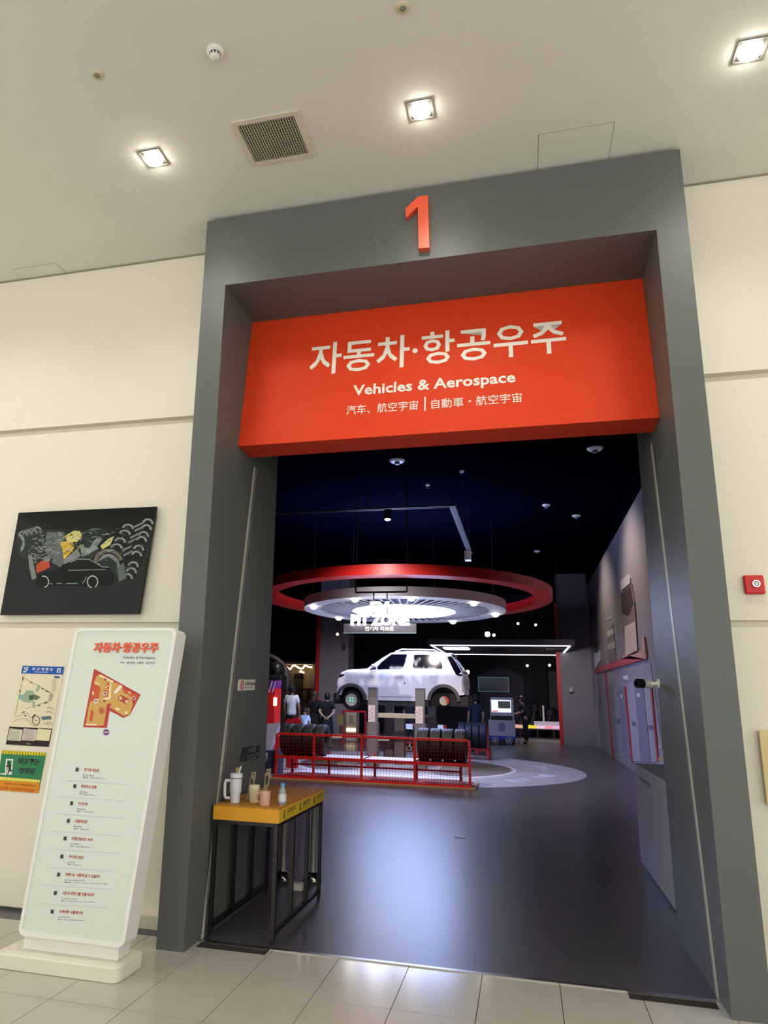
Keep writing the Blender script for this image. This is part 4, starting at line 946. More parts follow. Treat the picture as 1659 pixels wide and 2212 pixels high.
# underbody and wheel wells
MB().box(xmin + .14, xmax - .1, YCN + .14, YCN + 2 * HWD - .14, cp(500, 690)[1], cp(500, 560)[1]).build('underbody', black, car)
MB().box(xf + rA * 1.03, xr_ - rA * 1.03, YCN + .01, YCN + 2 * HWD - .01, cp(500, 700)[1], cp(700, 648)[1] + .01).build('sill', plast, car, bevel=.01)
for sgn, xa, xb, ya in ((1, xmin + .0, xf - rA * .85, 0), (1, xr_ + rA * .9, xmax + .03, 0)):
    a0_ = cp(100, 685)[1]; MB().box(xa + (.05 if xa < 0 and xa < xf else 0), xb, YCN + .06, YCN + 2 * HWD - .06, a0_, cp(100, 570)[1]).build('bumper', plast, car, bevel=.04, seg=3)
for sd in (0, 1):
    yy0 = YCN - .012 if sd == 0 else YCN + 2 * HWD - .05
    for xc, zc in ((xf, zf), (xr_, zr_)):
        MB().lathe([(rA * .90, 0), (rA * 1.12, 0), (rA * 1.12, .062), (rA * .90, .062)], (xc, yy0, zc), 28, 'y', D(180), D(360), closed=True).build('arch_cladding', M('arch_trim', '#56504E', .6), car, True)
        MB().lathe([(0, .22), (rA * .98, .22), (rA * .98, 0.012)], (xc, yy0 if sd == 0 else yy0 - .18, zc), 28, 'y', D(175), D(365)).build('wheel_well', black, car, True)
    # glass
    yo = -1 if sd == 0 else 1
    def sglass(pts, nm, mt=glassd, off=.006):
        P = []
        for c_ in pts:
            x, z = cp(*c_); P.append(Vector((endround(x, YCN), YCC + yo * (yh(x, z) + off), z)))
        return MB().prism(P, (0, -yo * .012, 0)).build(nm, mt, car)
    sglass([(556, 296), (600, 245), (660, 195), (705, 160), (868, 160), (858, 225), (835, 288), (805, 312), (560, 322)], 'side_window')
    sglass([(945, 166), (1060, 164), (1182, 172), (1215, 220), (1240, 268), (1242, 312), (928, 308)], 'side_window')
    sglass([(1292, 188), (1340, 180), (1396, 246), (1450, 322), (1486, 388), (1448, 392), (1398, 376), (1345, 292)], 'rear_quarter_glass')
    seamm = M('panel_gap', '#8C8A94', .6)
    for pts in ([(446, 330), (450, 330), (452, 620), (448, 620)], [(876, 165), (880, 165), (852, 320), (848, 320)], [(850, 330), (853, 330), (853, 600), (850, 600)], [(455, 604), (1085, 612), (1085, 616), (455, 608)], [(1190, 172), (1260, 320), (1256, 322), (1186, 174)]): sglass(pts, 'panel_gap', seamm, .003)
    sglass([(742, 378), (835, 376), (835, 388), (742, 390)], 'door_handle', cartwhite, .022); sglass([(842, 458), (853, 458), (853, 478), (842, 478)], 'lock_cover', M('lock_blue', '#3A3C70', .4), .004)
    sglass([(98, 395), (130, 374), (195, 372), (180, 388), (120, 408)], 'headlight', glassd, .004)
    sglass([(1478, 400), (1500, 440), (1502, 560), (1485, 560), (1476, 450)], 'tail_light', M('tail_grey', '#8A8490', .2), .004)
    mbo = sglass([(480, 318), (515, 300), (555, 298), (548, 322), (490, 330)], 'mirror_base', M('mirror_dark', '#3A2A38', .4), .05)
    x, z = cp(528, 285); MB().ell((x, YCC + yo * (HWD + .07), z), .062, .05, .045, 16, 10).build('mirror', cartwhite, mbo, True)
    xr0, zr0 = cp(745, 118); xr1, zr1 = cp(1200, 130)
    ry = YCC + yo * (yh(0, zroof) - .06)
    MB().tube([(xr0 - .02, ry, zr0 - .03), (cp(810, 104)[0], ry, cp(810, 104)[1]), (cp(1150, 112)[0], ry, cp(1150, 112)[1]), (xr1 + .03, ry, zr1 - .03)], .014).build('roof_rail', cartwhite, car, True)
# windshield and rear window
def topglass(a, b, nm, inset):
    P = []
    xa, za = cp(*a); xb, zb = cp(*b)
    for (x, z), s_ in (((xa, za), -1), ((xb, zb), -1), ((xb, zb), 1), ((xa, za), 1)):
        P.append((x, YCC + s_ * (yh(x, z) - inset), z + .006))
    MB().prism(P, (0, 0, -.01)).build(nm, glassd, car)
topglass((462, 298), (682, 150), 'windshield', .05)
topglass((1342, 172), (1478, 360), 'rear_window', .07)
MB().box(cp(1290, 150)[0], cp(1352, 160)[0], YCC - .58, YCC + .58, cp(1300, 162)[1], cp(1300, 146)[1]).build('spoiler', cartwhite, car, bevel=.01)
# front wheel with light plate, rear hub with caliper
for sd in (0, 1):
    yw0 = YCN + .02 if sd == 0 else YCN + 2 * HWD - .2
    R = 105 * px1; h = .18
    w = MB().lathe([(R * .62, 0), (R * .8, -.005), (R * .95, .01), (R, .03), (R, h - .03), (R * .95, h - .01), (R * .62, h)], (cp(285, 640)[0], yw0, cp(285, 640)[1]), 40, 'y', closed=True).build('tyre', rubber, car, True)
    yo = yw0 + .01 if sd == 0 else yw0 + h - .01
    MB().cyl((xf, yo, zf), (xf, yo + (.12 if sd == 0 else -.12), zf), R * .66, 36).build('wheel_plate', M('plate_cream', '#D9D4C4', .5), w, True)
    if sd == 0:
        for dx in (-.036, .036):
            for dz in (-.036, .036):
                MB().cyl((xf + dx * .9, yo - .006, zf + dz * .9), (xf + dx * .9, yo, zf + dz * .9), .015, 14).build('green_light', M('green_glow', '#4FE08A', .4, emit=2.2, ecol='#3FE07A', var=0), w, True)
        bdo = MB().cyl((xr_, YCN + .02, zr_ - .0), (xr_, YCN + .05, zr_), .105, 32).build('brake_disc', M('disc_cream', '#D8CDAA', .4), car, True)
        MB().cyl((xr_, YCN + .05, zr_), (xr_, YCN + .3, zr_), .05, 20).build('hub', M('hub_dark', '#3A3436', .5), bdo, True)
        cal = [(xr_ + .105 * 1.12 * math.cos(D(a)), YCN + .005, zr_ + .105 * 1.12 * math.sin(D(a))) for a in range(-40, 81, 15)] + [(xr_ + .06 * math.cos(D(a)), YCN + .005, zr_ + .06 * math.sin(D(a))) for a in range(80, -41, -15)]
        MB().prism(cal, (0, .06, 0)).build('brake_caliper', M('caliper_red', '#D84A2A', .4), bdo)

# ================================================================== DEEP HALL
# raised platform at the back with its pale edge
YPF = 25.0
pf = struct(MB().box(-12, 4.7, YPF, 29.6, 0, .10).build('floor_platform', M('platform_dark', '#4A4648', .5)))
MB().box(1.7, 4.7, YPF - .03, YPF, 0, .115).build('edge_strip', M('platform_edge', '#A89C8C', .5), pf)
# columns with red edges
def column(x0, x1, y0, y1, lab, red):
    t = thing('hall_column', lab, 'column', ((x0 + x1) / 2, (y0 + y1) / 2, 0), 'grey hall columns')
    MB().box(x0, x1, y0, y1, 0, 6.3).build('shaft', M('column_grey', '#8A838A', .7, var=.05), t)
    MB().box(red[0], red[1], y0 - .02, y0 + .1, 0, 5.2).build('red_strip', redp, t)
column(-5.20, -4.08, 22, 22.9, 'grey column with a red edge strip left of the car nose', (-5.34, -5.20))
c0, c1 = at_y(1213, 1500, 24.0).x, at_y(1252, 1500, 24.0).x
rc = column(c0, c1 + .5, 24.0, 24.8, 'grey column with a red edge strip at the right end of the LED canopy', (c0 - .13, c0))
q = at_y(1234, 1491, 24.0)
t = thing('wall_phone', 'small cream wall box on the right grey column', 'wall box', (q.x, 23.95, q.z - .1))  # wall phone box on the column
MB().box(q.x - .06, q.x + .06, 23.93, 23.995, q.z - .06, q.z + .1).build('housing', M('box_cream', '#C4BCA6', .5), t, bevel=.01); MB().box(q.x - .06, q.x + .06, 23.92, 23.985, q.z - .1, q.z - .06).build('base', black, t)
# LED-edged rectangular canopy
lcn = thing('led_canopy', 'rectangular grey canopy with a glowing white LED outline at the back right', 'canopy', (1.5, 22.9, 3.3))
x0, x1, y0, y1, z0 = -.80, 3.76, 20.2, 25.7, 3.3
MB().box(x0 - .12, x1 + .12, y0 - .12, y1, z0 + .03, z0 + .22).build('deck', M('canopy_grey', '#4E4A52', .7), lcn)
for nm, a, b, c_, d_ in (('n', x0, x1, y0, y0 + .05), ('f', x0, x1, y1 - .09, y1), ('l', x0, x0 + .05, y0 + .05, y1 - .09), ('r', x1 - .05, x1, y0 + .05, y1 - .09)): MB().box(a, b, c_, d_, z0 + .005, z0 + .03).build('led_strip', glowled, lcn)
for x in (x0 + .3, x1 - .3):
    for y in (y0 + .3, y1 - .3): MB().cyl((x, y, z0 + .2), (x, y, 6.3), .012, 8).build('hanger', bk, lcn)
q = at_z(985, 1404, z0 - .05)
MB().rrect((q.x - .45, q.y - .35, z0 + .0), (1, 0, 0), (0, 1, 0), .9, 1.2, .2, (0, 0, .03)).build('lamp_panel', glowled, lcn)
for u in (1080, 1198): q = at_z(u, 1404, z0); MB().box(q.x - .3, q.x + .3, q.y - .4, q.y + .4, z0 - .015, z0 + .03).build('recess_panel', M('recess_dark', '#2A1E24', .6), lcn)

# small spotlights deep in the hall
for u, v, lab, r in ((1053, 1370, 'brightest warm spotlight above the LED canopy', .11), (1067, 1372, 'small warm spotlight just right of the brightest one', .06), (1119, 1347, 'small spotlight below the red ring, left of a pair', .05), (1157, 1350, 'small spotlight below the red ring, right of a pair', .05), (1139, 1438, 'small spotlight under the LED canopy, left of a pair', .05), (1187, 1437, 'small spotlight under the LED canopy, right of a pair', .05), (729, 1370, 'small warm spotlight left of the hanging sign', .05), (1010, 1452, 'white spotlight right behind the car tail', .085)):
    yk = 26.5 if v != 1370 or u > 1000 else 21.0
    q = at_y(u, v, yk)
    t = thing('spotlight', lab, 'spotlight', q, 'spotlights deep in the hall')
    MB().cyl(q + Vector((0, .02, 0)), q + Vector((0, .2, .04)), r * 1.15, 14).build('housing', black, t, True)
    MB().ell(q, r, .03, r, 14, 8).build('lens', M('spot_glow%g' % r, '#FFFFFF', .5, emit=20 if r > .06 else 12, ecol='#FFE9C8', var=0), t, True)
    MB().cyl(q + Vector((0, .12, .05)), (q.x, q.y + .12, 6.3), .012, 6).build('stem', black, t)
# spots on the black ceiling
for k, (u, v, rx, lab) in enumerate(((858, 998, .16, 'white ceiling disc just below the sign, left of centre'), (1285, 972, .15, 'white ceiling disc near the top right of the doorway'), (998, 1020, .05, 'tiny white ceiling dot right of the middle'), (924, 1049, .05, 'tiny white ceiling dot left of the middle'), (1180, 1093, .10, 'white cone lamp on the black ceiling at the right'), (1245, 1116, .11, 'white ceiling disc close to the right mural wall'), (1160, 1192, .10, 'white cone lamp lowest on the black ceiling'))):
    q = at_z(u, v, 6.27)
    t = thing('ceiling_fitting', lab, 'ceiling fitting', (q.x, q.y, 6.3), 'fittings on the black ceiling')
    MB().lathe([(0, -.04), (rx * .8, -.035), (rx, 0)], (q.x, q.y, 6.3), 20).build('cover', M('fitting_white', '#B9BCC8', .5, emit=.12, ecol='#B9BCC8', var=0), t, True)
    MB().lathe([(0, -.09), (rx * .3, -.085), (rx * .35, -.03)], (q.x, q.y, 6.3), 14).build('core', M('fitting_core', '#7E8290', .5), t, True)
# track light frame
tk = thing('track_light', 'thin suspended lighting track with one lit spot below the sign', 'track light', (-.5, 8.2, 5.0))
trk = M('track_grey', '#3C3E4C', .4)
for dy in (0, .09): MB().box(-3.2, 1.15, 8.0 + dy, 8.02 + dy, 5.0, 5.03).build('rail', trk, tk)
MB().box(1.04, 1.16, 8.0, 12.6, 5.0, 5.04).build('side_rail', trk, tk)
for x in (-2.6, -.5, 1.1): MB().cyl((x, 8.05, 5.03), (x, 8.05, 6.3), .008, 6).build('hanger', trk, tk)
MB().cyl((1.1, 12.4, 5.05), (1.1, 12.4, 6.3), .008, 6).build('hanger', trk, tk)
q = at_y(838, 1116, 8.05)
MB().cyl((q.x, 8.05, 4.98), (q.x, 8.02, 4.80), .07, 18).build('spot_body', black, tk, True)
q2 = at_y(838, 1123, 8.0); MB().ell((q.x, 8.02, 4.80), .05, .05, .03, 16, 8).build('spot_lens', M('spot_lens_glow', '#FFFFFF', .5, emit=16, ecol='#FFE6C0', var=0), tk, True)
MB().box(1.0, 1.14, 12.2, 12.45, 4.78, 5.0).build('camera_box', M('fitting_white'), tk)

# ------------------------------------------------------------------ service robot
YR = 22.9
def rp(u, v): q = at_y(u, v, YR); return q.x, q.z
rb = thing('service_robot', 'lilac-white wheeled service robot with a bright screen', 'robot', (1.45, YR, 0))
rw = M('robot_white', '#B4B2C0', .4, var=.02)
xa, zt = rp(1058, 1506); xb, _ = rp(1108, 1506); _, zs = rp(1080, 1557); xl_, zb_ = rp(1056, 1589); xr2, _ = rp(1113, 1589)
_, zk = rp(1080, 1597)
MB().rrect((xl_, YR, zb_), (1, 0, 0), (0, 0, 1), xr2 - xl_, zs - zb_ + .02, .03, (0, .7, 0)).build('lower_body', rw, rb)
MB().box(xl_ - .01, xr2 + .01, YR - .01, YR + .71, zk, zb_).build('blue_band', M('robot_blue', '#2A2FB0', .4), rb)
MB().box(xl_ + .02, xr2 - .02, YR + .01, YR + .69, .06, zk).build('chassis', black, rb)
MB().rrect((xa, YR + .1, zs), (1, 0, 0), (0, 0, 1), xb - xa, zt - zs, .09, (0, .45, 0)).build('upper_body', rw, rb)
s0, s1 = rp(1062, 1538), rp(1103, 1513)
sco = MB().box(s0[0], s1[0], YR + .085, YR + .1, s0[1], s1[1]).build('screen', M('screen_white', '#DDE6EA', .3, emit=1.6, ecol='#DDE6EE', var=0), rb)
a, b = rp(1076, 1530), rp(1102, 1515); MB().box(a[0], b[0], YR + .08, YR + .085, a[1], b[1]).build('screen_image', M('screen_image', '#4A5450', .3, emit=.15, ecol='#5A6460'), sco)
a, b = rp(1063, 1537.5), rp(1075, 1535); MB().box(a[0], b[0], YR + .08, YR + .085, a[1], b[1]).build('screen_bar', M('screen_red', '#E05060', .3, emit=.8, ecol='#E05060', var=0), sco)
a, b = rp(1061, 1557), rp(1107, 1547); MB().box(a[0], b[0], YR + .085, YR + .11, a[1] + .02, b[1]).build('tray_slot', black, rb)
a, b = rp(1077, 1580), rp(1091, 1562); MB().box(a[0], b[0], YR - .008, YR, a[1], b[1]).build('vent_panel', M('robot_vent', '#8280A0', .5), rb)
for u in (1070, 1100):
    x, _ = rp(u, 1600)
    wo = MB().lathe([(.0, -.02), (.05, -.03), (.07, -.02), (.10, -.03), (.125, -.015), (.125, .05), (0, .05)], (x, YR - .01, .13), 28, 'y').build('wheel', M('wheel_grey', '#A9A9BC', .4), rb, True)
    MB().lathe([(.06, -.034), (.085, -.034), (.085, -.02), (.06, -.02)], (x, YR - .01, .13), 24, 'y', closed=True).build('wheel_ring', black, wo, True)
for x in (xl_ + .14, xr2 - .14): MB().cyl((x, YR + .55, .13), (x, YR + .65, .13), .13, 20).build('wheel', black, rb, True)
q = at_z(1125, 1604, 0)
tag(MB().box(q.x - .09, q.x + .09, 23.6, 23.78, 0, .16).build('floor_box', offwhite, None, bevel=.01), 'small white cube on the floor right of the service robot', 'box')

# ------------------------------------------------------------------ light table and back displays
YL = 26.4
a, b = at_y(1113, 1585, YL), at_y(1211, 1572, YL)
ltb = thing('light_table', 'low glowing table with green, yellow and pink patches at the back', 'table', ((a.x + b.x) / 2, YL, .1))
MB().box(a.x, b.x, YL, YL + 1.1, .42, .5).build('top', M('table_top', '#8A8088', .4), ltb)
for k, (f0, f1, h) in enumerate(((0, .16, '#E0A090'), (.16, .3, '#B8D820'), (.3, .48, '#E8C840'), (.48, .66, '#D8B8D0'), (.66, .84, '#E88890'), (.84, 1, '#D8A0C0'))):
    MB().box(a.x + (b.x - a.x) * f0, a.x + (b.x - a.x) * f1, YL - .01, YL + .9, .46, .56).build('colour_patch', M('patch%d' % k, h, .5, emit=.9, ecol=h, var=0), ltb)
for x in (a.x + .2, (a.x + b.x) / 2, b.x - .25): MB().cyl((x, YL + .3, .1), (x, YL + .3, .42), .04, 10).build('leg', steel, ltb)
MB().box(a.x + .75, a.x + 1.75, YL + .05, YL + .1, .56, .74).build('sign_strip', M('strip_white', '#C8C0CC', .5, emit=.3, ecol='#C8C0CC'), ltb)
q = at_y(1175, 1560, YL); MB().cyl((q.x, YL + .2, .5), (q.x, YL + .2, 1.35), .035, 10).build('pole', M('strip_white'), ltb)
# dark machinery on and behind the table
for k, (u, v0, v1, w, lab) in enumerate(((1131, 1575, 1524, .36, 'dark machine model left of the white pole on the light table'), (1157, 1575, 1519, .4, 'dark machine model in the middle of the light table'), (1192, 1575, 1530, .5, 'dark machine model at the right end of the light table'))):
    q0, q1 = at_y(u, v0, YL + .6), at_y(u, v1, YL + .6)
    t = thing('machine_model', lab, 'exhibit', (q0.x, YL + .6, .56), 'dark models on the light table')
    dk = M('model_dark', '#16141A', .5)
    MB().box(q0.x - w / 2, q0.x + w / 2, YL + .45, YL + .8, .561, .75).build('base', dk, t, bevel=.03)
    MB().cyl((q0.x - .1, YL + .6, .75), (q0.x + .05, YL + .6, q1.z - .1), .12, 12, .07).build('column', dk, t, True)
    MB().ell((q0.x, YL + .6, q1.z - .15), w * .5, .2, .18, 14, 8).build('head', dk, t, True)
    MB().tube([(q0.x + .1, YL + .55, q1.z - .2), (q0.x + w * .5, YL + .5, q1.z - .1), (q0.x + w * .6, YL + .5, .9)], .05).build('arm', dk, t, True)
q0, q1 = at_y(1214, 1569, 25.9), at_y(1231, 1508, 25.9)
t = thing('tilted_panel', 'slim tilted lilac display panel beside the right column', 'display panel', ((q0.x + q1.x) / 2, 25.9, .1))
MB().prism([(q0.x + .1, 25.9, .1), (q1.x + .12, 25.9, .1), (q1.x, 25.9, q1.z), (q0.x, 25.9, q1.z)], (0, .08, 0)).build('panel', M('panel_lilac', '#8C8290', .5), t); MB().box(q0.x, q1.x, 25.86, 25.9, q1.z - .06, q1.z).build('lit_edge', glowled, t)
q0, q1 = at_y(1234, 1590, 25.3), at_y(1247, 1540, 25.3)
t = thing('charger_unit', 'pale wall charger with a looped dark cable right of the tilted panel', 'charger', (q0.x, 25.3, .1))
MB().box(q0.x, q1.x, 25.3, 25.5, .1, q1.z).build('cabinet', M('charger_pale', '#A69C90', .5), t, bevel=.02)
MB().tube([(q0.x + .05, 25.28, q1.z - .2), (q0.x - .15, 25.2, q1.z - .5), (q0.x - .05, 25.2, .35), (q1.x + .1, 25.2, .3), (q1.x + .12, 25.25, q1.z - .4)], .025).build('cable', black, t, True)
# glass board outlined in teal on the back wall
q0, q1 = at_y(1033, 1494, 29.2), at_y(1099, 1463, 29.2)
t = thing('glass_board', 'dark glass board with a thin teal outline on the back wall', 'board', ((q0.x + q1.x) / 2, 29.2, q0.z))
MB().box(q0.x, q1.x, 29.2, 29.29, q0.z, q1.z).build('board', M('board_dark', '#20242C', .2), t)
for aa, bb, cc_, dd in ((q0.x, q1.x, q0.z, q0.z + .03), (q0.x, q1.x, q1.z - .03, q1.z), (q0.x, q0.x + .03, q0.z, q1.z), (q1.x - .03, q1.x, q0.z, q1.z)): MB().box(aa, bb, 29.18, 29.2, cc_, dd).build('outline', M('outline_teal', '#5E8A8C', .4, emit=.35, ecol='#5E8A8C', var=0), t)
# back partitions
for (u0, u1, v1, yk, h, nm, lab) in ((1035, 1130, 1441, 29.3, '#4A4550', 'back_partition', 'curved-top grey partition behind the glass board'), (1150, 1180, 1430, 28.6, '#121218', 'dark_booth', 'black booth panel left of the right column'), (1183, 1205, 1450, 28.0, '#4C4A46', 'side_partition', 'narrow olive-grey partition beside the red strip')):
    q0, q1 = at_y(u0, v1, yk), at_y(u1, v1, yk)
    if nm == 'back_partition':
        n_ = 16; P_ = [(q0.x, yk, .1), (q1.x, yk, .1)] + [(q1.x + (q0.x - q1.x) * i / n_, yk, q0.z - .55 * (1 - math.sin(PI * (.08 + .84 * (1 - i / n_))))) for i in range(n_ + 1)]
        tag(MB().prism(P_, (0, .15, 0)).build(nm, M('part_grey', '#5A545E', .7)), lab, 'partition'); continue
    tag(MB().box(q0.x, q1.x, yk, yk + .12, .1, q0.z).build(nm, M('part_' + nm, h, .7), None, bevel=.02), lab, 'partition')
# lit cabinet seen under the car
for (u0, u1, v0, v1, yk, lab) in ((747, 770, 1584, 1538, 21.2, 'cream display cabinet glowing at its foot below the car nose'), (868, 890, 1580, 1548, 23.5, 'pale display cabinet between the lift posts')):
    q0, q1 = at_y(u0, v0, yk), at_y(u1, v1, yk)
    t = thing('display_cabinet', lab, 'cabinet', ((q0.x + q1.x) / 2, yk, 0), 'lit display cabinets')
    MB().box(q0.x, q1.x, yk, yk + .5, .0, q1.z).build('body', M('cab_cream', '#C4B49A', .5), t, bevel=.02)
    MB().box(q0.x + .02, q1.x - .02, yk - .02, yk, .35, .45).build('foot_glow', glowwarm, t)
    MB().box(q0.x + .12, q1.x - .12, yk - .015, yk, .65, q1.z - .12).build('door', M('cab_door', '#A08C70', .5), t)

# red barrier frames seen under the car
def barrier(u0, u1, v1, yk, lab, tags=()):
    q0, q1 = at_y(u0, v1, yk), at_y(u1, v1, yk)
    t = thing('red_barrier', lab, 'barrier', ((q0.x + q1.x) / 2, yk, 0), 'red barriers behind the lift')
    for x in (q0.x, q1.x): MB().box(x - .03, x + .03, yk - .03, yk + .03, 0, q0.z).build('post', redd, t)
    MB().box(q0.x + .03, q1.x - .03, yk - .025, yk + .025, q0.z - .06, q0.z).build('top_rail', redp, t)
    MB().box(q0.x + .03, q1.x - .03, yk - .02, yk + .02, .3, .35).build('lower_rail', redd, t)
    for u in tags: q = at_y(u, v1 + 2, yk); MB().box(q.x - .13, q.x + .13, yk - .045, yk - .03, q0.z - .14, q0.z + .01).build('tag_plate', white, t)
barrier(741, 790, 1534, 20.0, 'red barrier frame below the car nose')
barrier(850, 962, 1563, 16.8, 'red barrier with two white tags behind the lift', (882, 948))
q0, q1 = at_y(729, 1566, 19.2), at_y(742, 1544, 19.2)
t = thing('yellow_stand', 'small dull yellow board on a stand under the car nose', 'board', ((q0.x + q1.x) / 2, 19.2, 0))
MB().box(q0.x, q1.x, 19.2, 19.25, q0.z, q1.z).build('board', M('dull_yellow', '#8E7A3C', .6), t); MB().box((q0.x + q1.x) / 2 - .03, (q0.x + q1.x) / 2 + .03, 19.22, 19.28, 0, q0.z).build('leg', steel, t)
# ------------------------------------------------------------------ left side of the hall
YA2 = 26.0
a0, a1 = at_y(540, 1590, YA2), at_y(680, 1435, YA2)
av = thing('lounge_alcove', 'warm cream alcove with wavy neon lamp at the far left', 'alcove', ((a0.x + a1.x) / 2, YA2, .1))
ck = M('alcove_cream', '#B8A68C', .6, var=.03)
zt = a1.z
MB().box(a0.x, a1.x, YA2 + 1.3, YA2 + 1.4, .1, zt).build('back_wall', ck, av); MB().box(a1.x, a1.x + .12, YA2, YA2 + 1.4, .1, zt + .1).build('side_wall', ck, av, bevel=.03)
MB().box(a0.x, a1.x, YA2, YA2 + 1.4, zt, zt + .1).build('roof', ck, av)
MB().box(a0.x, a1.x + .12, YA2 - .02, YA2 + 1.4, zt + .1, zt + 1.5).build('fascia', M('fascia_dark', '#2B2730', .7), av)
qn = crop(570, 1400, 160 / 1659)
def an(cx, cy): q = at_y(*qn(cx, cy), YA2 + .5); return (q.x, YA2 + .5, q.z)
MB().tube([an(*p) for p in ((490, 400), (540, 450), (590, 475), (640, 400), (700, 390), (760, 430), (830, 462), (885, 445), (910, 390), (960, 400), (1010, 425), (1080, 430))], .035, 8).build('neon_lamp', glowwarm, av, True)
MB().tube([an(*p) for p in ((800, 535), (835, 515), (865, 540), (900, 550))], .04, 8).build('neon_lamp', glowwarm, av, True)
def abox(x0, y0, x1, y1, d, nm, h):
    p, q = an(x0, y1), an(x1, y0); MB().box(p[0], q[0], YA2 + 1.3 - d, YA2 + 1.295, p[2], q[2]).build(nm, M('alc_' + h[1:], h, .6), av, bevel=.01)
abox(590, 560, 775, 680, .2, 'monitor', '#1C1618'); abox(590, 690, 770, 1100, .3, 'cabinet', '#4E4840'); abox(740, 900, 940, 1160, .15, 'wooden_frame', '#4A2E22'); abox(770, 950, 870, 1160, .17, 'frame_opening', '#8C8070'); abox(920, 560, 1040, 900, .05, 'wall_graphic', '#9C9498')
# curved robot arm
qa = lambda cx, cy: Vector(at_y(*qn(cx, cy), 19.0))
tag(MB().tube([qa(*p) for p in ((60, 150), (180, 190), (300, 260), (400, 360), (470, 480), (510, 620), (505, 760), (480, 860), (440, 960), (400, 1120), (400, 2140))], [.07, .08, .09, .11, .13, .16, .17, .15, .15, .16, .2], 12).build('curved_arm', M('arm_brown', '#4A423C', .5, var=.2, scale=3), None, True), 'tall curved brown mechanical arm arching in from the left', 'machine arm')
# dark machine and red kiosk just past the left reveal
rk2 = thing('red_kiosk', 'red kiosk with purple and white diagonal stripes past the left reveal', 'kiosk', (-4.4, 14, 0))
def kq(cx, cy, y=14.0): return Vector(at_y(*qn(cx, cy), y))
p0, p1 = kq(-120, 1640), kq(265, 900)
fl0 = 0.0
MB().box(p0.x, p1.x, 14, 14.5, 0, p1.z).build('body', redp, rk2, bevel=.02)
MB().prism([(p0.x, 14, p1.z), (p1.x, 14, p1.z), (p1.x + .04, 14, kq(275, 720).z), (p0.x, 14, kq(100, 720).z)], (0, .4, 0)).build('header', M('kiosk_purple', '#7A2A6E', .5), rk2)
for x in (95, 170): MB().prism([kq(x, 1000, 13.99), kq(x + 30, 1000, 13.99), kq(x + 110, 740, 13.99), kq(x + 80, 740, 13.99)], (0, -.01, 0)).build('stripe', M('stripe_white', '#C9B8D0', .5), rk2)
p2, p3 = kq(222, 1290), kq(278, 1105); MB().box(p2.x, p3.x + .02, 13.97, 14.0, p2.z, p3.z).build('lamp_panel', M('kiosk_lamp', '#FFF2D8', .5, emit=5, ecol='#FFF2D8', var=0), rk2)
bm2 = thing('black_machine', 'black machine with rounded hood above the red kiosk', 'machine', (-6.0, 18, 0))
p4, p5 = kq(60, 760, 18.0), kq(400, 500, 18.0)
MB().box(p4.x, p5.x, 18, 18.6, 0, p5.z - .15).build('body', black, bm2, bevel=.05)
MB().ell(((p4.x + p5.x) / 2, 18.3, p5.z), (p5.x - p4.x) * .5, .3, .3, 16, 8).build('hood', M('hood_dark', '#1A1A1E', .4), bm2, True)
# console left of the cage
cn = thing('control_console', 'grey slanted console on a dark blue base left of the tyre cage', 'console', (-3.3, 9.6, 0))
k0, k1, k2 = at_y(560, 1640, 9.8), at_y(597, 1640, 9.8), at_y(590, 1560, 9.8)
MB().box(k0.x - .8, k1.x, 9.72, 10.3, 0, .5).build('base', M('console_blue', '#222C4A', .5), cn, bevel=.02)
z_a, z_b = at_y(575, 1625, 9.6).z, at_y(606, 1556, 9.9).z
MB().prism([at_y(540, 1648, 9.65), at_y(576, 1634, 9.65), at_y(603, 1578, 10.25), at_y(605, 1561, 10.3), at_y(545, 1566, 10.3)], (0, .02, -.09)).build('slanted_top', M('console_grey', '#8C8A9A', .5), cn)
MB().box(k0.x - .9, k1.x + .05, 9.2, 9.7, 0, .05).build('step', wl_, cn)
# red rounded bench back behind the left tyres
qb = [at_y(*qn(*p), 11.2) for p in ((470, 1860), (490, 1620), (530, 1585), (650, 1570), (680, 1555), (770, 1560), (815, 1590), (815, 1700), (760, 1860))]
t = thing('bench_back', 'red rounded panel standing behind the left tyres', 'panel', (qb[0].x, 11.2, 0))
MB().prism([(q.x, 11.2, q.z) for q in qb], (0, .06, 0)).build('panel', redd, t); MB().box(qb[0].x + .05, qb[-1].x, 11.2, 11.3, .03, qb[0].z + .02).build('support', redd, t)

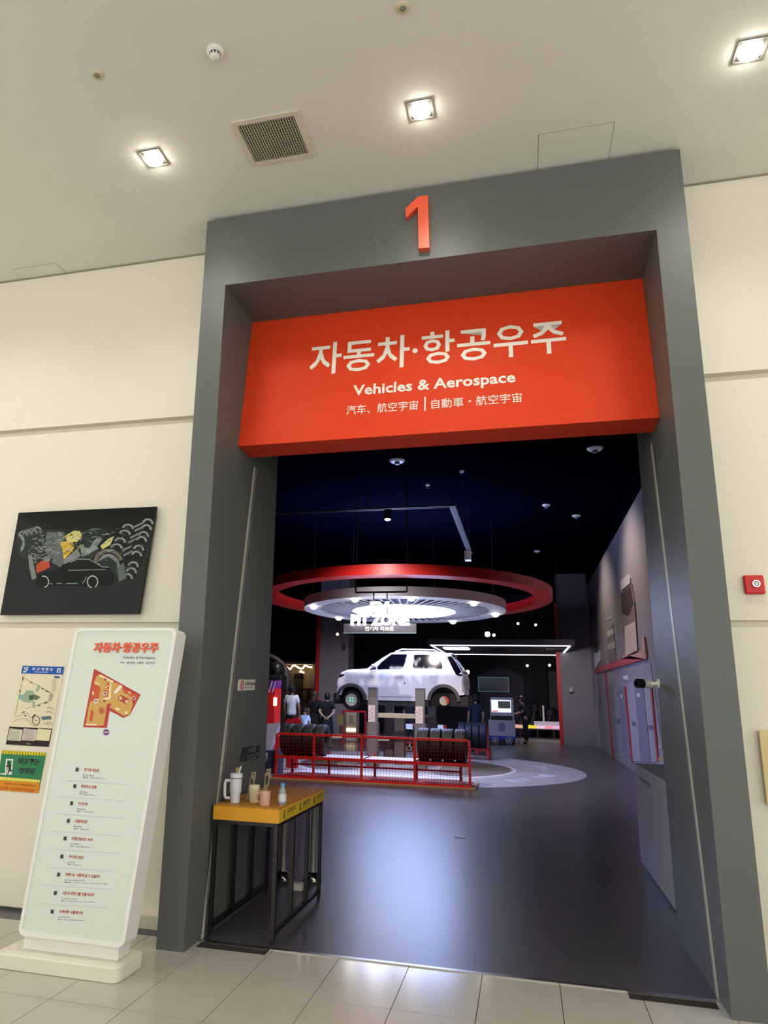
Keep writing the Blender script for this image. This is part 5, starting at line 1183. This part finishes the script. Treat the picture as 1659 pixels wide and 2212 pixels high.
# ------------------------------------------------------------------ people
def skin_obj(name, chains, mat, parent, sub=1):
    """chains: list of [(point, radius)...]; the first point of a chain may reuse an earlier point to join it"""
    verts, rad, edges, roots = [], [], [], []
    def idx(p, r):
        for i, q in enumerate(verts):
            if (q - p).length < 1e-5: return i, False
        verts.append(p); rad.append(r); return len(verts) - 1, True
    for ch in chains:
        prev = None
        for k, (p, r) in enumerate(ch):
            i, new = idx(Vector(p), r)
            if k == 0 and new: roots.append(i)
            if prev is not None and prev != i and (prev, i) not in edges: edges.append((prev, i))
            prev = i
    base = WLOC[parent.name]
    me = bpy.data.meshes.new(name); me.from_pydata([tuple(v - base) for v in verts], edges, []); me.update()
    o = bpy.data.objects.new(name, me); COL.objects.link(o); o.parent = parent; WLOC[o.name] = base.copy()
    me.materials.append(mat)
    sk = o.modifiers.new('skin', 'SKIN'); sk.use_smooth_shade = True
    lay = me.skin_vertices[0].data if me.skin_vertices else None
    if lay is None:
        me.attributes  # layer is created with the modifier in the UI; add it through bmesh
        bm = bmesh.new(); bm.from_mesh(me); bm.verts.layers.skin.verify(); bm.to_mesh(me); bm.free(); lay = me.skin_vertices[0].data
    for i, r in enumerate(rad):
        lay[i].radius = r if isinstance(r, tuple) else (r, r); lay[i].use_root = i in roots
    if sub:
        s = o.modifiers.new('subdivision', 'SUBSURF'); s.levels = sub; s.render_levels = sub
    return o
def person(label, x, y, H, face, top_c, bot_c, skin_c, hair_c, arms='down', skirt=False, cap=False, longhair=False, lean=0.0, group=None, kid=False, sleeves=True, z0=0.0):
    t = thing('person', label, 'person', (x, y, z0), group)
    k = H / 1.75
    R = Matrix.Rotation(face, 3, 'Z')
    def P(a, b, c_):
        c2 = c_; b2 = b
        if lean and c_ > .95: dz = c_ - .95; b2 = b + math.sin(lean) * dz; c2 = .95 + math.cos(lean) * dz
        return Vector((x, y, z0)) + R @ (Vector((a, b2, c2)) * k)
    hs = 1.25 if kid else 1.0
    skm, tm, bmx, hm = M('skin_' + skin_c[1:], skin_c, .55, var=.05), M('cloth_' + top_c[1:], top_c, .85, var=.08, scale=12), M('cloth_' + bot_c[1:], bot_c, .8, var=.08, scale=12), M('hair_' + hair_c[1:], hair_c, .5, var=.2, scale=25)
    pel, wai, che, nb = P(0, 0, .95), P(0, .01, 1.10), P(0, 0, 1.30), P(0, -.01, 1.46)
    nk, hd0, hd1, hd2 = P(0, 0, 1.52), P(0, .025, 1.575), P(0, .015, 1.64), P(0, .005, 1.69)
    ch = [[(pel, .105 * k), (wai, .085 * k), (che, .10 * k), (nb, .06 * k), (nk, .05 * k), (hd0, .062 * k * hs), (hd1, .083 * k * hs), (hd2, .066 * k * hs)], [(hd1, .083 * k * hs), (P(0, .095 * hs, 1.615), .016 * k)]]
    arms_j = []
    for s_ in (-1, 1):
        sh = P(s_ * .17, 0, 1.42)
        if arms == 'down': el, wr, hp = P(s_ * .245, -.01, 1.14), P(s_ * .24, .06, .90), P(s_ * .235, .08, .83)
        elif arms == 'behind': el, wr, hp = P(s_ * .25, -.08, 1.15), P(s_ * .07, -.17, .98), P(s_ * .01, -.18, .95)
        else: el, wr, hp = P(s_ * .22, .08, 1.16), P(s_ * .15, .30, 1.08), P(s_ * .13, .38, 1.07)
        ch.append([(che, .10 * k), (sh, .055 * k), (el, .042 * k), (wr, .028 * k), (hp, .032 * k)])
        d = (hp - wr).normalized(); sd = d.cross(Vector((0, 0, 1)) if abs(d.z) < .8 else R @ Vector((1, 0, 0))).normalized()
        for j, (off, L) in enumerate(((-.028, .06), (-.010, .075), (.010, .08), (.027, .068))):
            b0 = hp + d * .02 * k + sd * off * k; ch.append([(b0, .010 * k), (b0 + d * L * .55 * k, .009 * k), (b0 + d * L * k + Vector((0, 0, -.008 * k)), .007 * k)])
        b0 = wr.lerp(hp, .5) + sd * .022 * k; ch.append([(b0, .011 * k), (b0 + (sd * .03 + d * .03) * k, .010 * k), (b0 + (sd * .036 + d * .06) * k, .008 * k)])
        hip, kn, an_, toe = P(s_ * .09, 0, .90), P(s_ * .10, .02, .50), P(s_ * .10, -.02, .09), P(s_ * .11, .13, .04)
        ch.append([(pel, .105 * k), (hip, .085 * k), (kn, .058 * k), (an_, .038 * k), (toe, .035 * k)])
        arms_j.append((sh, el, wr, hip, kn, an_, toe))
    skin_obj('body', ch, skm, t)
    tc = [[(P(0, 0, .84), (.17 * k, .135 * k)), (P(0, 0, .95), (.165 * k, .14 * k)), (wai, (.15 * k, .125 * k)), (che, (.165 * k, .14 * k)), (P(0, -.01, 1.44), .085 * k)]]
    for sh, el, wr, hip, kn, an_, toe in arms_j: tc.append([(che, (.165 * k, .14 * k)), (sh, .08 * k), (sh.lerp(el, .75), .066 * k)])
    skin_obj('shirt', tc, tm, t)
    if skirt:
        prof = [(.155 * k, 1.06 * k), (.195 * k, .88 * k), (.22 * k, .60 * k), (.235 * k, .46 * k), (.21 * k, .46 * k), (.13 * k, .9 * k)]
        MB().lathe(prof, (x, y, z0), 24).build('skirt', bmx, t, True)
    else:
        pc_ = []
        for sh, el, wr, hip, kn, an_, toe in arms_j: pc_.append([(P(0, 0, 1.02), (.155 * k, .125 * k)), (P(0, 0, .93), (.16 * k, .13 * k)), (hip, .115 * k), (kn, .078 * k), (an_, .06 * k)])
        skin_obj('trousers', pc_, bmx, t)
    for sh, el, wr, hip, kn, an_, toe in arms_j:
        skin_obj('shoe', [[(an_ + Vector((0, 0, -.03 * k)), .048 * k), (toe, .042 * k)]], M('shoe_dark', '#1A1A1E', .6), t)
    hc = hd1 + (R @ Vector((0, -.018, .022))) * k
    MB().ell((0, 0, 0), .098 * k * hs, .108 * k * hs, .115 * k * hs, 18, 10, -.35 if not cap else -.1, 1).rot(face).move(hc).build('hair', hm, t, True)
    MB().ell((0, 0, 0), .096 * k * hs, .075 * k * hs, .11 * k * hs, 16, 8, -.85, .9).rot(face).move(hc + (R @ Vector((0, -.04, -.025))) * k).build('hair', hm, t, True)
    if longhair: skin_obj('hair', [[(hd1 + (R @ Vector((0, -.05, 0))) * k, .09 * k), (nk + (R @ Vector((0, -.07, 0))) * k, .085 * k), (che + (R @ Vector((0, -.12, .06))) * k, .06 * k)]], hm, t)
    if cap:
        cpo = MB().ell((0, 0, 0), .104 * k, .112 * k, .105 * k, 18, 8, .0, 1).rot(face).move(hc + Vector((0, 0, .01 * k))).build('cap', M('cap_black', '#14141A', .7), t, True)
        MB().ell((0, .13 * k, 0), .07 * k, .07 * k, .012 * k, 14, 6).rot(face).move(hc + Vector((0, 0, .02 * k))).build('cap_brim', M('cap_black'), cpo, True)
    for s_ in (-1, 1):
        MB().ell((s_ * .03 * k * hs, .078 * k * hs, .005), .011 * k, .008 * k, .008 * k, 10, 6).rot(face).move(hd1).build('eye', M('eye_dark', '#1A1412', .3), t, True)
        MB().ell((s_ * .084 * k * hs, -.005, -.01), .014 * k, .02 * k, .028 * k, 10, 6).rot(face).move(hd1).build('ear', skm, t, True)
    MB().ell((0, .078 * k * hs, -.05 * k), .022 * k, .008 * k, .006 * k, 10, 6).rot(face).move(hd1).build('mouth', M('lip', '#9A5A50', .5), t, True)
    return t
# the man stands with his back to us, so he faces +y (away)
person('man in a white T-shirt and black cap seen from behind, left of the car', -4.98, 18.0, 1.86, D(-8), '#F0F0F4', '#16161C', '#B88A68', '#17151A', 'down', cap=True)
person('woman with brown hair in a long black dress facing away, left of another in black', -4.17, 17.9, 1.69, D(-14), '#101016', '#0E0E14', '#B98F72', '#4A2A20', 'down', skirt=True, longhair=True)
person('woman in black with hands clasped behind her back, beside the car nose', -3.70, 17.6, 1.65, D(10), '#0F0F15', '#101018', '#C09A80', '#1C1718', 'behind', skirt=True)
person('small child in a white top with blue straps facing us behind the tyres', -3.93, 16.0, 1.2, D(165), '#C8DCF0', '#3A4A80', '#C9A48A', '#241C1A', 'down', kid=True)
person('person in black with dark hair bending towards the service robot', 2.25, 23.9, 1.72, D(100), '#121018', '#14141C', '#B07A6C', '#0E0C10', 'front', lean=.22)
person('person in dark blue clothes standing behind the raised car tail', .75, 19.0, 1.70, D(20), '#1C2A40', '#18243C', '#A88470', '#15141A', 'down')
person('person in dark clothes standing behind the lift between its posts', -1.25, 18.5, 1.68, D(-30), '#17182A', '#14141E', '#A88470', '#15141A', 'down')

# hall fill: the track light's spot, then unseen lamps added to brighten the hall
lamp('hall_fill_spot', 'SPOT', (-.5, 7.6, 4.9), 700, (1, .9, .84), rot=(D(26), 0, 0), spot_size=1.95, spot_blend=.7, shadow_soft_size=.06)
lamp('hall_fill_spot', 'SPOT', (.6, 8.0, 4.9), 520, (1, .88, .8), rot=(D(42), 0, D(12)), spot_size=.72, spot_blend=.6, shadow_soft_size=.02)
lamp('hall_fill_spot', 'SPOT', (1.0, 12.3, 4.75), 200, (1, .92, .88), rot=(D(10), D(38), 0), spot_size=1.3, spot_blend=.8, shadow_soft_size=.06)
lamp('hall_fill_spot', 'SPOT', (2.6, 19.6, 3.05), 200, (1, .9, .86), rot=(D(78), 0, D(-15)), spot_size=1.0, spot_blend=.9, shadow_soft_size=.1)
lamp('hall_fill_spot', 'SPOT', (2.4, 24.0, 3.2), 160, (.95, .93, 1), spot_size=2.2, spot_blend=.8, shadow_soft_size=.2)
lamp('hall_fill_spot', 'SPOT', (-4.2, 16.6, 5.8), 520, (1, .9, .84), rot=(D(30), 0, 0), spot_size=1.5, spot_blend=.9, shadow_soft_size=.1)
